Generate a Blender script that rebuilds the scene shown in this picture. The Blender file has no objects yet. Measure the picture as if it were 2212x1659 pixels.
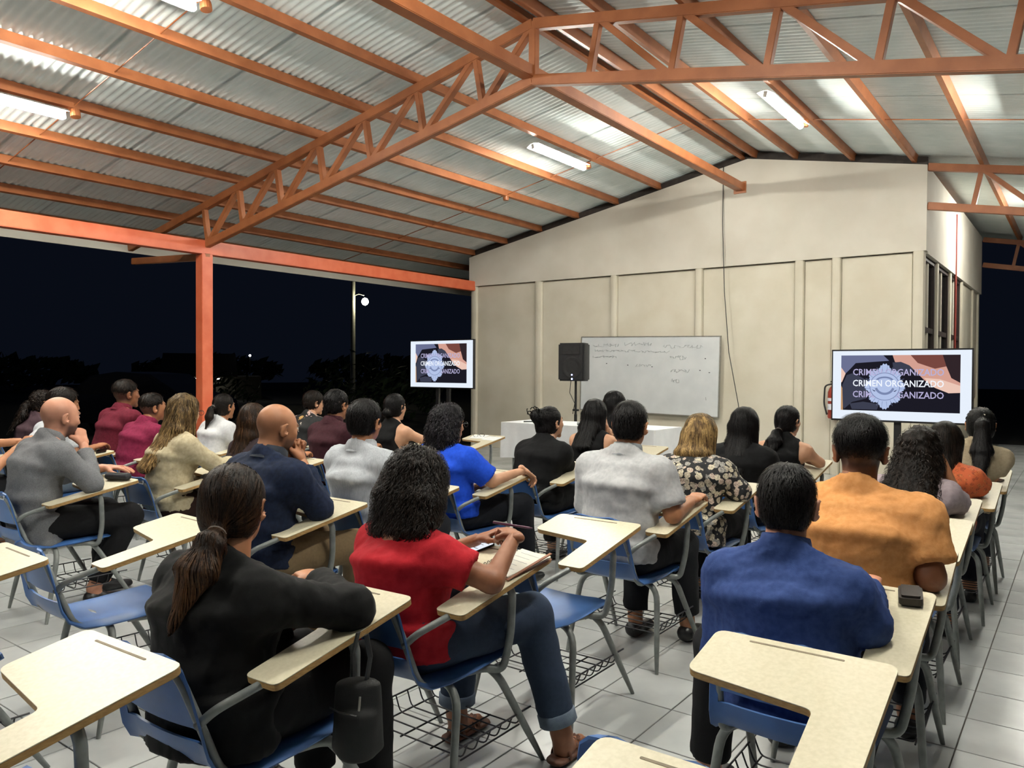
import bpy, bmesh, math, random
import numpy as np
from mathutils import Vector, Matrix
random.seed(7)
RNG = np.random.default_rng(7)
scene = bpy.context.scene
COL = scene.collection

# ------------------------------------------------------------------ camera
YAW, PITCH, ROLL, FPX, EYE = math.radians(-36.5507), math.radians(-0.9345), math.radians(0.28995), 1670.0, 1.40
_f = Vector((math.sin(YAW)*math.cos(PITCH), math.cos(YAW)*math.cos(PITCH), math.sin(PITCH)))
_r = _f.cross(Vector((0, 0, 1))).normalized()
_u = _r.cross(_f)
_r2 = _r*math.cos(ROLL) + _u*math.sin(ROLL)
_u2 = -_r*math.sin(ROLL) + _u*math.cos(ROLL)
cam_data = bpy.data.cameras.new('camera')
cam_data.sensor_width = 36.0
cam_data.lens = FPX/2212.0*36.0
cam_data.clip_start = 0.02
cam_data.clip_end = 400
cam = bpy.data.objects.new('camera', cam_data)
COL.objects.link(cam)
cam.matrix_world = Matrix(((_r2.x, _u2.x, -_f.x, 0), (_r2.y, _u2.y, -_f.y, 0), (_r2.z, _u2.z, -_f.z, EYE), (0, 0, 0, 1)))
scene.camera = cam

def project(x, y, z):
    v = Vector((x, y, z-EYE)); d = v.dot(_f)
    return 1106+FPX*v.dot(_r2)/d, 829.5-FPX*v.dot(_u2)/d, d

# ------------------------------------------------------------------ world (clear night sky) and exposure
world = bpy.data.worlds.new('night_sky')
scene.world = world
world.use_nodes = True
_bg = world.node_tree.nodes['Background']
_bg.inputs[0].default_value = (0.0007, 0.001, 0.002, 1)
_bg.inputs[1].default_value = 1.0
scene.view_settings.view_transform = 'Standard'
scene.view_settings.look = 'None'
scene.view_settings.gamma = 1.0
scene.view_settings.use_curve_mapping = False
scene.view_settings.exposure = 1.9
TUBE_POWER = 70.0

# ------------------------------------------------------------------ materials
def lin(h):
    h = h.lstrip('#')
    o = []
    for i in (0, 2, 4):
        c = int(h[i:i+2], 16)/255
        o.append(c/12.92 if c <= .04045 else ((c+.055)/1.055)**2.4)
    return (*o, 1)

MATS = {}
def pmat(name, c, c2=None, wrinkle=0, scale=30, rough=.6, metal=0.0, bump=0.0, bscale=200, emit=0, spec=.5, detail=4, stretch=None, lo=.35, hi=.65, sheen=0, tint=None, rvar=0):
    """procedural material: noise between two colours, optional bump"""
    if name in MATS: return MATS[name]
    m = bpy.data.materials.new(name); m.use_nodes = True
    nt = m.node_tree; N = nt.nodes; L = nt.links
    b = N['Principled BSDF']
    tc = N.new('ShaderNodeTexCoord'); src = tc.outputs['Object']
    if stretch:
        mp = N.new('ShaderNodeMapping'); mp.inputs['Scale'].default_value = stretch
        L.new(src, mp.inputs['Vector']); src = mp.outputs['Vector']
    no = N.new('ShaderNodeTexNoise'); no.inputs['Scale'].default_value = scale; no.inputs['Detail'].default_value = detail
    L.new(src, no.inputs['Vector'])
    cr = N.new('ShaderNodeValToRGB')
    cr.color_ramp.elements[0].position = lo; cr.color_ramp.elements[1].position = hi
    a = lin(c)
    z = lin(c2) if c2 else tuple(min(1, v*1.12) for v in a[:3])+(1,)
    cr.color_ramp.elements[0].color = a; cr.color_ramp.elements[1].color = z
    L.new(no.outputs['Fac'], cr.inputs['Fac'])
    out = cr.outputs['Color']
    if tint:
        at = N.new('ShaderNodeAttribute'); at.attribute_name = tint
        mx = N.new('ShaderNodeMixRGB'); mx.blend_type = 'MULTIPLY'; mx.inputs[0].default_value = 1
        L.new(out, mx.inputs[1]); L.new(at.outputs['Color'], mx.inputs[2]); out = mx.outputs[0]
    L.new(out, b.inputs['Base Color'])
    b.inputs['Roughness'].default_value = rough
    b.inputs['Metallic'].default_value = metal
    b.inputs['Specular IOR Level'].default_value = spec
    if sheen:
        b.inputs['Sheen Weight'].default_value = sheen
    if rvar:
        mr = N.new('ShaderNodeMapRange'); mr.inputs['To Min'].default_value = rough-rvar; mr.inputs['To Max'].default_value = rough+rvar
        L.new(no.outputs['Fac'], mr.inputs['Value']); L.new(mr.outputs[0], b.inputs['Roughness'])
    if bump:
        n2 = N.new('ShaderNodeTexNoise'); n2.inputs['Scale'].default_value = bscale; n2.inputs['Detail'].default_value = 3
        L.new(src, n2.inputs['Vector'])
        bp = N.new('ShaderNodeBump'); bp.inputs['Strength'].default_value = bump; bp.inputs['Distance'].default_value = .004
        L.new(n2.outputs['Fac'], bp.inputs['Height']); L.new(bp.outputs[0], b.inputs['Normal'])
    if wrinkle:
        mw = N.new('ShaderNodeMapping'); mw.inputs['Scale'].default_value = (1.0, 1.0, .45); mw.inputs['Rotation'].default_value = (.3, .5, .2); L.new(tc.outputs['Object'], mw.inputs['Vector'])
        nw = N.new('ShaderNodeTexNoise'); nw.inputs['Scale'].default_value = 8; nw.inputs['Detail'].default_value = 2; nw.inputs['Distortion'].default_value = .5; L.new(mw.outputs[0], nw.inputs['Vector'])
        rw = N.new('ShaderNodeValToRGB'); rw.color_ramp.elements[0].position = .42; rw.color_ramp.elements[1].position = .62; L.new(nw.outputs['Fac'], rw.inputs['Fac'])
        bw = N.new('ShaderNodeBump'); bw.inputs['Strength'].default_value = wrinkle; bw.inputs['Distance'].default_value = .012
        L.new(rw.outputs[0], bw.inputs['Height'])
        if b.inputs['Normal'].links: L.new(b.inputs['Normal'].links[0].from_socket, bw.inputs['Normal'])
        L.new(bw.outputs[0], b.inputs['Normal'])
    if emit:
        L.new(out, b.inputs['Emission Color']); b.inputs['Emission Strength'].default_value = emit
    MATS[name] = m
    return m

def emat(name, c, strength):
    if name in MATS: return MATS[name]
    m = bpy.data.materials.new(name); m.use_nodes = True
    nt = m.node_tree; nt.nodes.clear()
    e = nt.nodes.new('ShaderNodeEmission'); e.inputs[0].default_value = lin(c); e.inputs[1].default_value = strength
    o = nt.nodes.new('ShaderNodeOutputMaterial'); nt.links.new(e.outputs[0], o.inputs[0])
    MATS[name] = m
    return m

def voronoi_mat(name, bg, cols, scale, thr, rough=.75, warp=.25):
    """printed flowers: voronoi cells as blossoms on a plain ground"""
    if name in MATS: return MATS[name]
    m = bpy.data.materials.new(name); m.use_nodes = True
    nt = m.node_tree; N = nt.nodes; L = nt.links; b = N['Principled BSDF']
    tc = N.new('ShaderNodeTexCoord')
    no = N.new('ShaderNodeTexNoise'); no.inputs['Scale'].default_value = scale*1.7; no.inputs['Detail'].default_value = 2
    L.new(tc.outputs['Object'], no.inputs['Vector'])
    ad = N.new('ShaderNodeMixRGB'); ad.blend_type = 'ADD'; ad.inputs[0].default_value = warp*2.0/scale
    L.new(tc.outputs['Object'], ad.inputs[1]); L.new(no.outputs['Color'], ad.inputs[2])
    v = N.new('ShaderNodeTexVoronoi'); v.inputs['Scale'].default_value = scale; v.inputs['Randomness'].default_value = .75
    L.new(ad.outputs[0], v.inputs['Vector'])
    v2 = N.new('ShaderNodeTexVoronoi'); v2.inputs['Scale'].default_value = scale
    L.new(ad.outputs[0], v2.inputs['Vector'])
    se = N.new('ShaderNodeSeparateColor'); L.new(v2.outputs['Color'], se.inputs[0])
    cr = N.new('ShaderNodeValToRGB'); cr.color_ramp.interpolation = 'CONSTANT'
    els = cr.color_ramp.elements
    els[0].position = 0; els[0].color = lin(cols[0])
    els[1].position = 1/len(cols); els[1].color = lin(cols[1])
    for i in range(2, len(cols)):
        e = els.new(i/len(cols)); e.color = lin(cols[i])
    L.new(se.outputs[0], cr.inputs['Fac'])
    th = N.new('ShaderNodeValToRGB'); th.color_ramp.elements[0].position = thr; th.color_ramp.elements[1].position = thr+.04; th.color_ramp.elements[0].color = (1, 1, 1, 1); th.color_ramp.elements[1].color = (0, 0, 0, 1)
    L.new(v.outputs['Distance'], th.inputs['Fac'])
    n3 = N.new('ShaderNodeTexNoise'); n3.inputs['Scale'].default_value = scale*5; L.new(tc.outputs['Object'], n3.inputs['Vector'])
    r3 = N.new('ShaderNodeValToRGB'); r3.color_ramp.elements[0].position = .38; r3.color_ramp.elements[0].color = (.25, .25, .25, 1); r3.color_ramp.elements[1].position = .55
    L.new(n3.outputs['Fac'], r3.inputs['Fac'])
    mu = N.new('ShaderNodeMixRGB'); mu.blend_type = 'MULTIPLY'; mu.inputs[0].default_value = .8
    L.new(cr.outputs[0], mu.inputs[1]); L.new(r3.outputs[0], mu.inputs[2])
    mx = N.new('ShaderNodeMixRGB'); mx.inputs[1].default_value = lin(bg)
    L.new(th.outputs[0], mx.inputs[0]); L.new(mu.outputs[0], mx.inputs[2]); L.new(mx.outputs[0], b.inputs['Base Color'])
    b.inputs['Roughness'].default_value = rough
    MATS[name] = m
    return m

# ------------------------------------------------------------------ mesh helpers
def np_mesh(name, V, F):
    me = bpy.data.meshes.new(name)
    V = np.asarray(V, np.float32); F = np.asarray(F, np.int32)
    k = F.shape[1]
    me.vertices.add(len(V)); me.vertices.foreach_set('co', V.ravel())
    me.loops.add(F.size); me.loops.foreach_set('vertex_index', F.ravel())
    me.polygons.add(len(F)); me.polygons.foreach_set('loop_start', np.arange(0, F.size, k, dtype=np.int32))
    me.update(calc_edges=True)
    return me

def link(name, data, parent=None):
    o = bpy.data.objects.new(name, data); COL.objects.link(o)
    if parent is not None: o.parent = parent
    return o

def empty(name, loc=(0, 0, 0), rz=0, parent=None):
    o = link(name, None, parent); o.location = loc; o.rotation_euler = (0, 0, rz); o.empty_display_size = .1
    return o

def tag(o, label=None, cat=None, group=None, kind=None):
    if label: o['label'] = label
    if cat: o['category'] = cat
    if group: o['group'] = group
    if kind: o['kind'] = kind
    return o

def smooth(me, angle=None):
    me.polygons.foreach_set('use_smooth', np.ones(len(me.polygons), bool))
    if angle:
        try: me.set_sharp_from_angle(angle=math.radians(angle))
        except Exception: pass

def fillet(pts, r, n=5):
    pts = [Vector(p) for p in pts]; out = [pts[0]]
    for i in range(1, len(pts)-1):
        a, b, c = pts[i-1], pts[i], pts[i+1]
        rr = min(r, (a-b).length*.49, (c-b).length*.49)
        p = b+(a-b).normalized()*rr; q = b+(c-b).normalized()*rr
        for k in range(n+1):
            t = k/n
            out.append(p*(1-t)**2+b*2*t*(1-t)+q*t*t)
    out.append(pts[-1])
    return out

class MB:
    """collects shapes, builds one mesh object"""
    def __init__(s): s.v = []; s.f = []; s.mi = []; s.cur = 0
    def add(s, V, F):
        o = len(s.v); s.v += [tuple(p) for p in V]; s.f += [tuple(i+o for i in f) for f in F]; s.mi += [s.cur]*len(F)
    def box(s, c, d, R=None):
        x, y, z = (q/2 for q in d)
        V = [Vector((sx*x, sy*y, sz*z)) for sx in (-1, 1) for sy in (-1, 1) for sz in (-1, 1)]
        if R is not None: V = [R @ p for p in V]
        c = Vector(c)
        s.add([p+c for p in V], [(0, 1, 3, 2), (4, 6, 7, 5), (0, 4, 5, 1), (2, 3, 7, 6), (0, 2, 6, 4), (1, 5, 7, 3)])
        return s
    def b2(s, lo, hi):
        return s.box([(a+b)/2 for a, b in zip(lo, hi)], [b-a for a, b in zip(lo, hi)])
    def tube(s, pts, r, n=10, r_end=None, cap=True, flat=1.0):
        pts = [Vector(p) for p in pts]; m = len(pts)
        t0 = (pts[1]-pts[0]).normalized()
        up = Vector((0, 0, 1)) if abs(t0.z) < .9 else Vector((1, 0, 0))
        x = t0.cross(up).normalized(); V = []
        prev = t0
        for i, p in enumerate(pts):
            t = (pts[min(i+1, m-1)]-pts[max(i-1, 0)]).normalized()
            q = prev.rotation_difference(t); x = (q @ x); x = (x-t*x.dot(t)).normalized(); y = t.cross(x); prev = t
            rr = r[i] if isinstance(r, (list, tuple)) else r
            for k in range(n):
                a = 2*math.pi*k/n
                V.append(p+x*math.cos(a)*rr+y*math.sin(a)*rr*flat)
        F = [(i*n+k, i*n+(k+1) % n, (i+1)*n+(k+1) % n, (i+1)*n+k) for i in range(m-1) for k in range(n)]
        if cap:
            F.append(tuple(range(n-1, -1, -1))); F.append(tuple((m-1)*n+k for k in range(n)))
        s.add(V, F); return s
    def prism(s, poly, h, origin=(0, 0, 0), ux=(1, 0, 0), uy=(0, 1, 0), un=(0, 0, 1)):
        o, ux, uy, un = map(Vector, (origin, ux, uy, un)); n = len(poly)
        V = [o+ux*a+uy*b for a, b in poly]+[o+ux*a+uy*b+un*h for a, b in poly]
        F = [tuple(range(n-1, -1, -1)), tuple(range(n, 2*n))]+[(i, (i+1) % n, n+(i+1) % n, n+i) for i in range(n)]
        s.add(V, F); return s
    def bar(s, a, b, w, h, up=(0, 0, 1)):
        a, b, up = Vector(a), Vector(b), Vector(up)
        t = (b-a).normalized(); x = t.cross(up).normalized(); y = x.cross(t)
        V = [p+x*sx*w/2+y*sy*h/2 for p in (a, b) for sx, sy in ((-1, -1), (1, -1), (1, 1), (-1, 1))]
        s.add(V, [(3, 2, 1, 0), (4, 5, 6, 7), (0, 1, 5, 4), (1, 2, 6, 5), (2, 3, 7, 6), (3, 0, 4, 7)]); return s
    def lathe(s, prof, c=(0, 0, 0), n=20, R=None):
        V = []; c = Vector(c)
        for rr, z in prof:
            for k in range(n):
                a = 2*math.pi*k/n; p = Vector((rr*math.cos(a), rr*math.sin(a), z))
                if R is not None: p = R @ p
                V.append(c+p)
        m = len(prof)
        F = [(i*n+k, i*n+(k+1) % n, (i+1)*n+(k+1) % n, (i+1)*n+k) for i in range(m-1) for k in range(n)]
        F += [tuple(range(n-1, -1, -1)), tuple((m-1)*n+k for k in range(n))]
        s.add(V, F); return s
    def mesh(s, name, mats, sm=None, bevel=0):
        me = bpy.data.meshes.new(name); me.from_pydata(s.v, [], s.f)
        if not isinstance(mats, (list, tuple)): mats = [mats]
        for m in mats: me.materials.append(m)
        if len(mats) > 1: me.polygons.foreach_set('material_index', s.mi)
        bm = bmesh.new(); bm.from_mesh(me); bmesh.ops.recalc_face_normals(bm, faces=bm.faces)
        if bevel:
            bmesh.ops.bevel(bm, geom=[e for e in bm.edges if e.calc_face_angle(0) > .6], offset=bevel, segments=2, affect='EDGES', clamp_overlap=True)
        bm.to_mesh(me); bm.free()
        if sm: smooth(me, sm)
        return me
    def build(s, name, mats, parent=None, sm=None, bevel=0):
        return link(name, s.mesh(name, mats, sm, bevel), parent)

def rrect(x0, y0, x1, y1, r, n=4):
    out = []
    for cx, cy, a in ((x1-r, y1-r, 0), (x0+r, y1-r, 90), (x0+r, y0+r, 180), (x1-r, y0+r, 270)):
        for k in range(n+1):
            t = math.radians(a+90*k/n); out.append((cx+r*math.cos(t), cy+r*math.sin(t)))
    return out

def round_poly(poly, rs, n=5):
    out = []; m = len(poly)
    for i in range(m):
        a, b, c = Vector(poly[i-1]), Vector(poly[i]), Vector(poly[(i+1) % m]); r = rs[i] if isinstance(rs, (list, tuple)) else rs
        d1 = (a-b); d2 = (c-b); r = min(r, d1.length*.45, d2.length*.45)
        p = b+d1.normalized()*r; q = b+d2.normalized()*r
        for k in range(n+1):
            t = k/n; v = p*(1-t)**2+b*2*t*(1-t)+q*t*t; out.append((v.x, v.y))
    return out

def copy_tree(o, parent=None):
    c = o.copy(); COL.objects.link(c); c.parent = parent
    for ch in o.children: copy_tree(ch, c)
    return c
# ------------------------------------------------------------------ palette
M_RUST = pmat('rust_orange_paint', '#8f5430', '#9f613a', scale=6, rough=.45, bump=.15, bscale=60)
M_ORANGE = pmat('bright_orange_paint', '#c45c3a', '#d06b49', scale=5, rough=.42, bump=.12, bscale=50)
M_ZINC = pmat('galvanised_zinc', '#d6e1e0', '#e3ebea', scale=3, rough=.5, metal=.05, bump=.05, bscale=300, rvar=.06)
M_WALL = pmat('beige_wall_paint', '#c2bba9', '#cbc5b5', scale=2.2, rough=.75, bump=.25, bscale=160)
M_WALLUP = pmat('upper_board_paint', '#c3bdb0', '#cbc6ba', scale=2.0, rough=.8, bump=.2, bscale=120)
M_GROUT = pmat('dark_grout', '#3b3733', '#55504a', scale=8, rough=.85)
M_TILE = pmat('white_floor_tile', '#a6a9a8', '#bdbfbe', scale=2.6, rough=.22, bump=.03, bscale=30, rvar=.08, lo=.3, hi=.7)
M_GAPSHADE = pmat('gap_shade', '#2a2421', '#3a322d', scale=9, rough=.7)  # shadow of the gap above the gable, put into the colour
M_WHITEPAINT = pmat('white_fixture_paint', '#d8d8d2', rough=.5)
M_TUBE = emat('fluorescent_tube_light', '#fffdf2', TUBE_POWER)
M_SOIL = pmat('night_ground', '#0d0e0b', '#15160f', scale=.6, rough=.95, bump=.5, bscale=4)
M_BROWN = pmat('brown_window_frame', '#1f1310', '#2a1a16', rough=.6)
M_GLASS = pmat('dark_window_glass', '#0b0b0c', '#121214', rough=.08, spec=.6)
M_RED = pmat('red_conduit', '#7d2f26', rough=.5)
M_BLACK = pmat('black_plastic', '#141416', '#1c1c1f', rough=.5, bump=.1)
M_BLACKM = pmat('black_metal', '#1b1a1b', '#242324', rough=.4)

RX, SLOPE, RZ = -4.0, .19, 4.55          # ridge x, roof slope, underside of the ridge purlins
def roof_z(x): return RZ-SLOPE*abs(x-RX)
XL, XR, Y0, Y1 = -11.15, 3.15, -4.2, 18.2
YW, YT = 11.19, 5.70                      # front wall, first truss
XB = -9.13                                # inner face of eave beam

# ---- ceiling: corrugated zinc sheets over purlins
ceiling = empty('ceiling'); tag(ceiling, kind='structure')
_per, _ns = .076, 8
def sheet_mesh(side, y0, y1):
    n = int((y1-y0)/(_per/_ns))+1
    xs = (RX+side*.02, (XL if side < 0 else XR))
    V = []; F = []
    for i in range(n):
        y = y0+i*_per/_ns; w = .009*math.sin(2*math.pi*y/_per)
        for x in xs: V.append((x, y, roof_z(x)+.112+w))
    for i in range(n-1):
        F.append((2*i, 2*i+1, 2*i+3, 2*i+2) if side < 0 else (2*i, 2*i+2, 2*i+3, 2*i+1))
    me = np_mesh('roof_sheet', V, F); me.materials.append(M_ZINC); smooth(me)
    return me
_w = _per*14
_base = {s: sheet_mesh(s, 0, _w+_per*.5) for s in (-1, 1)}
y = Y0
while y < Y1:
    for s in (-1, 1):
        o = link('roof_sheet', _base[s], ceiling); o.location = (0, round(y/_per)*_per, 0)
    y += _w
MB().prism([(-.28, -.055), (0, -.005), (.28, -.055), (.28, -.05), (0, 0), (-.28, -.05)], Y1-Y0, (RX, Y0, RZ+.155), (1, 0, 0), (0, 0, 1), (0, 1, 0)).build('ridge_cap', M_ZINC, ceiling)
# purlins: cold-rolled C sections
_c = [(-.025, 0), (.025, 0), (.025, .1), (.007, .1), (.007, .096), (.021, .096), (.021, .004), (-.021, .004), (-.021, .096), (-.007, .096), (-.007, .1), (-.025, .1)]
_cm = MB().prism(_c, Y1-Y0, (0, Y0, 0), (1, 0, 0), (0, 0, 1), (0, 1, 0)).mesh('purlin', M_RUST)
PX = [-.085, .085]+[s*(.67+.755*i) for i in range(9) for s in (-1, 1)]
for d in sorted(PX):
    x = RX+d
    if not (XL-.1 < x < XR+.1): continue
    o = link('purlin', _cm, ceiling); o.location = (x, 0, roof_z(x)); o.rotation_euler = (0, math.atan(SLOPE)*(1 if d > 0 else -1), 0)
for yy in (3.42, 9.2, -2.0):
    for s in (-1, 1):
        xe = XL if s < 0 else XR
        MB().tube([(RX+s*.1, yy, roof_z(RX+.1)+.03), (xe, yy, roof_z(xe)+.03)], .006, 6).build('sag_rod', M_RUST, ceiling)
for s, xe in ((-1, XL), (1, XR)):
    MB().b2((xe-.02, Y0, roof_z(xe)-.10), (xe+.012, Y1, roof_z(xe)+.09)).build('fascia_board', M_WALLUP, ceiling)

# ---- trusses
def truss(yy, sides, label, bottom=True, x_to=None, x_from=None):
    t = empty('roof_truss', (0, yy, 0)); tag(t, label, 'truss', 'orange steel roof trusses')
    ang = math.atan(SLOPE); D = .49
    for s in sides:
        n = Vector((s*math.sin(ang), 0, math.cos(ang)))
        def top(dx): return Vector((RX+s*dx, 0, RZ-.05-SLOPE*dx))
        a0 = 0 if x_from is None else abs(x_from-RX)
        a1 = 7.1 if s < 0 else (x_to-RX if x_to else 7.1)
        e1 = 5.22 if s < 0 else (a1 if x_to else 5.22)
        off = Vector((0, 0, -D/math.cos(ang)))
        MB().bar(top(a0), top(a1), .075, .095).build('top_chord', M_RUST, t, bevel=.006)
        MB().bar(top(a0)+off, top(e1)+off, .075, .095).build('bottom_chord', M_RUST, t, bevel=.006)
        k = 0; d = .67
        while d < e1+.2:
            if d > a0+.15:
                b = top(d)-n*(D)
                MB().bar(top(d), b, .055, .065, (0, 1, 0)).build('web_post', M_RUST, t, bevel=.004)
                nx = d+.755
                if nx < e1+.3:
                    MB().bar(top(d), top(nx)-n*D, .055, .065, (0, 1, 0)).build('web_diagonal', M_RUST, t, bevel=.004)
            d += .755
        if a0 == 0:
            MB().bar(top(0), top(.67)-n*D, .055, .065, (0, 1, 0)).build('web_diagonal', M_RUST, t, bevel=.004) if s < 0 else None
    if x_from is None:
        MB().bar((RX, 0, RZ-.03), (RX, 0, RZ-.55), .07, .07, (0, 1, 0)).build('king_post', M_RUST, t, bevel=.004)
    if x_from is None:
        MB().bar((XB, 0, 2.86), (-11.0, 0, 2.95), .075, .09).build('outrigger', M_RUST, t, bevel=.006)
    return t
truss(YT, (-1, 1), 'orange steel truss spanning the hall overhead, nearest one')
truss(YW+.02, (1,), 'orange steel truss starting at the right corner of the beige wall', x_from=-1.66)
truss(17.9, (1,), 'dim orange truss at the far dark end of the side walkway', x_from=-1.66)
tag(MB().b2((-4.10, Y0, 4.02), (-3.98, 10.95, 4.13)).build('ridge_tie_beam', M_RUST, bevel=.006), 'long orange steel beam under the ridge pointing at the front wall', 'beam')
o = bpy.data.objects['ridge_tie_beam']
MB().b2((-4.13, 10.94, 3.985), (-3.95, 10.965, 4.15)).build('end_plate', M_RUST, o)
tag(MB().b2((XB-.15, Y0, 2.895), (XB, 11.16, 3.07)).build('eave_beam', M_ORANGE, bevel=.006), 'bright orange steel eave beam along the open left side', 'beam')
for yy, lab in ((YT-.08, 'bright orange square steel post carrying the left eave beam'),):
    p = MB().b2((XB-.15, yy, 0), (XB, yy+.155, 2.895)).build('steel_post', M_ORANGE, bevel=.006); tag(p, lab, 'post')
    MB().b2((XB-.2, yy-.05, 0), (XB+.05, yy+.205, .012)).build('base_plate', M_ORANGE, p)

# ---- front wall: precast posts and panels below, board cladding above
wall = MB().b2((-9.24, YW+.06, 0), (-1.70, YW+.14, 3.3)).build('wall_front', M_WALL); tag(wall, kind='structure')
gab = [(-9.27, 2.98), (-1.66, 2.98), (-1.66, roof_z(-1.66)-.03), (RX, RZ-.03), (-9.27, roof_z(-9.27)-.03)]
MB().prism(gab, .14, (0, YW-.045, 0), (1, 0, 0), (0, 0, 1), (0, 1, 0)).build('gable_board', M_WALLUP, wall)
MB().prism([(-9.27, roof_z(-9.27)-.03), (RX, RZ-.03), (-1.66, roof_z(-1.66)-.03), (-1.66, roof_z(-1.66)+.085), (RX, RZ+.085), (-9.27, roof_z(-9.27)+.085)], .05, (0, YW+.02, 0), (1, 0, 0), (0, 0, 1), (0, 1, 0)).build('gap_shade_strip', M_GAPSHADE, wall)  # dark strip painting the shadow between gable top and roof sheets
PW = [(-9.24, -9.10), (-7.79, -7.64), (-6.28, -6.16), (-4.81, -4.69), (-3.32, -3.19), (-2.82, -2.70), (-1.82, -1.68)]
for a, b in PW:
    c = (a+b)/2; w = (b-a)/2
    MB().prism([(-w, .07), (-w, 0), (-w*.82, -.03), (-w*.4, -.042), (w*.4, -.042), (w*.82, -.03), (w, 0), (w, .07)], 2.98, (c, YW, 0), (1, 0, 0), (0, 1, 0), (0, 0, 1)).build('concrete_post', M_WALL, wall, sm=40)
for (a, b), (c, d) in zip(PW, PW[1:]):
    MB().b2((b+.006, YW+.012, 0), (c-.006, YW+.07, 2.968)).build('wall_panel', M_WALL, wall, bevel=.004)
# small marks on the wall edge column
# ---- side wall going back at the right corner, with a strip of windows
XS = -1.68
side = MB().b2((XS-.14, YW+.14, 0), (XS-.05, 17.6, .95)).build('wall_side', M_WALL); tag(side, kind='structure')
up = MB(); up.prism([(YW+.096, 2.955), (17.7, 2.955), (17.7, roof_z(XS)-.03), (YW+.096, roof_z(XS)-.03)], .10, (XS-.08, 0, 0), (0, 1, 0), (0, 0, 1), (1, 0, 0)); up.build('side_board', M_WALLUP, side)
for yy in (12.32, 13.62, 15.0, 16.6, 17.5):
    MB().b2((XS-.12, yy-.07, 0), (XS, yy+.07, 2.955)).build('concrete_post', M_WALL, side, bevel=.01)
for i, (a, b) in enumerate(((15.07, 16.53), (16.67, 17.43))):
    MB().b2((XS-.1, a, .95), (XS-.03, b, 2.955)).build('wall_panel', M_WALL, side)
for i, (a, b) in enumerate(((11.29, 12.25), (12.39, 13.55), (13.69, 14.93))):
    w = empty('window_%d' % (i+1), (XS, (a+b)/2, .95)); tag(w, kind='structure')
    h = (b-a)/2
    m = MB()
    for lo, hi in (((-.11, -h, 0), (-.03, -h+.06, 2.0)), ((-.11, h-.06, 0), (-.03, h, 2.0)), ((-.11, -h, 0), (-.03, h, .06)), ((-.11, -h, 1.94), (-.03, h, 2.0)), ((-.10, -h, 1.0), (-.04, h, 1.07))): m.b2(lo, hi)
    m.build('window_frame', M_BROWN, w)
    MB().b2((-.10, -.03, .06), (-.045, .03, 1.94)).build('mullion', M_WALL, w)
    for s in (-1, 1):
        for z0, z1 in ((.06, 1.0), (1.07, 1.94)):
            lo, hi = sorted((s*.03, s*(h-.06)))
            MB().b2((-.075, lo, z0), (-.068, hi, z1)).build('pane', M_GLASS, w)
t = MB().tube([(XS+.02, 13.95, 3.9), (XS+.02, 13.95, 2.3), (XS+.02, 13.95, .4)], .018, 8).build('conduit_pipe', M_RED); tag(t, 'dark red conduit pipe running down the side wall by the windows', 'pipe')

# ---- floor: tiles of 33 cm with dark joints
floor = MB().b2((-9.55, Y0, -.10), (XR, Y1, -.006)).build('floor', M_GROUT); tag(floor, kind='structure')
TS, GAP = .33, .005
cells = []
ix0, ix1 = int((-9.55+.37)/TS)-1, int((XR+.37)/TS)
for i in range(ix0, ix1):
    for j in range(int((Y0-3.287)/TS), int((Y1-3.287)/TS)):
        x = -.37+i*TS; yv = 3.287+j*TS
        if x < -9.55 or (x < XS and yv > YW-TS*.2): continue
        cells.append((x, yv))
def area(c):
    x, y_ = c[0]+TS/2, c[1]+TS/2
    px, py, d = project(x, y_, 0)
    if d < .5 or not (-40 < px < 2250 and -20 < py < 1700): return 0
    return 1/d**3
cells.sort(key=lambda c: -area(c))
g = GAP/2
tm = MB().prism([(g, g), (TS-g, g), (TS-g, TS-g), (g, TS-g)], .0055, (0, 0, -.006)).mesh('tile', M_TILE, bevel=.0012)
for k, (x, yv) in enumerate(cells[:300]):
    o = link('tile', tm, floor); o.location = (x, yv, RNG.uniform(-.0004, .0004)); o.rotation_euler = (RNG.normal(0, .0012), RNG.normal(0, .0012), 0)
rest = MB()
for x, yv in cells[300:]:
    rest.b2((x+g, yv+g, -.006), (x+TS-g, yv+TS-g, -.0005))
r_ = rest.build('tile_field', M_TILE, floor); tag(r_, kind='stuff')

# ---- fluorescent fittings under the purlins
def lamp(x, y0, label, z=None, ang=0):
    L_ = 1.24; zc = roof_z(x)-.075 if z is None else z
    t = empty('fluorescent_light', (x, y0, zc)); t.rotation_euler = (0, math.atan(SLOPE)*(1 if x > RX else -1), 0); tag(t, label, 'light', 'fluorescent strip lights')
    MB().prism([(-.088, -.004), (-.02, .022), (.02, .022), (.088, -.004), (.088, .002), (.02, .03), (-.02, .03), (-.088, .002)], L_, (0, 0, .0), (1, 0, 0), (0, 0, 1), (0, 1, 0)).build('housing', M_WHITEPAINT, t)
    MB().tube([(0, .025, -.022), (0, L_-.025, -.022)], .034, 14).build('tube', M_TUBE, t, sm=40)
    for yy in (.0, L_-.025):
        MB().b2((-.02, yy, -.045), (.02, yy+.02, .016)).build('lamp_holder', M_WHITEPAINT, t)
    j = MB().lathe([(.045, 0), (.045, .045), (.04, .07)], (0, L_+.09, .0), 14).build('junction_box', M_RUST, t)
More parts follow.
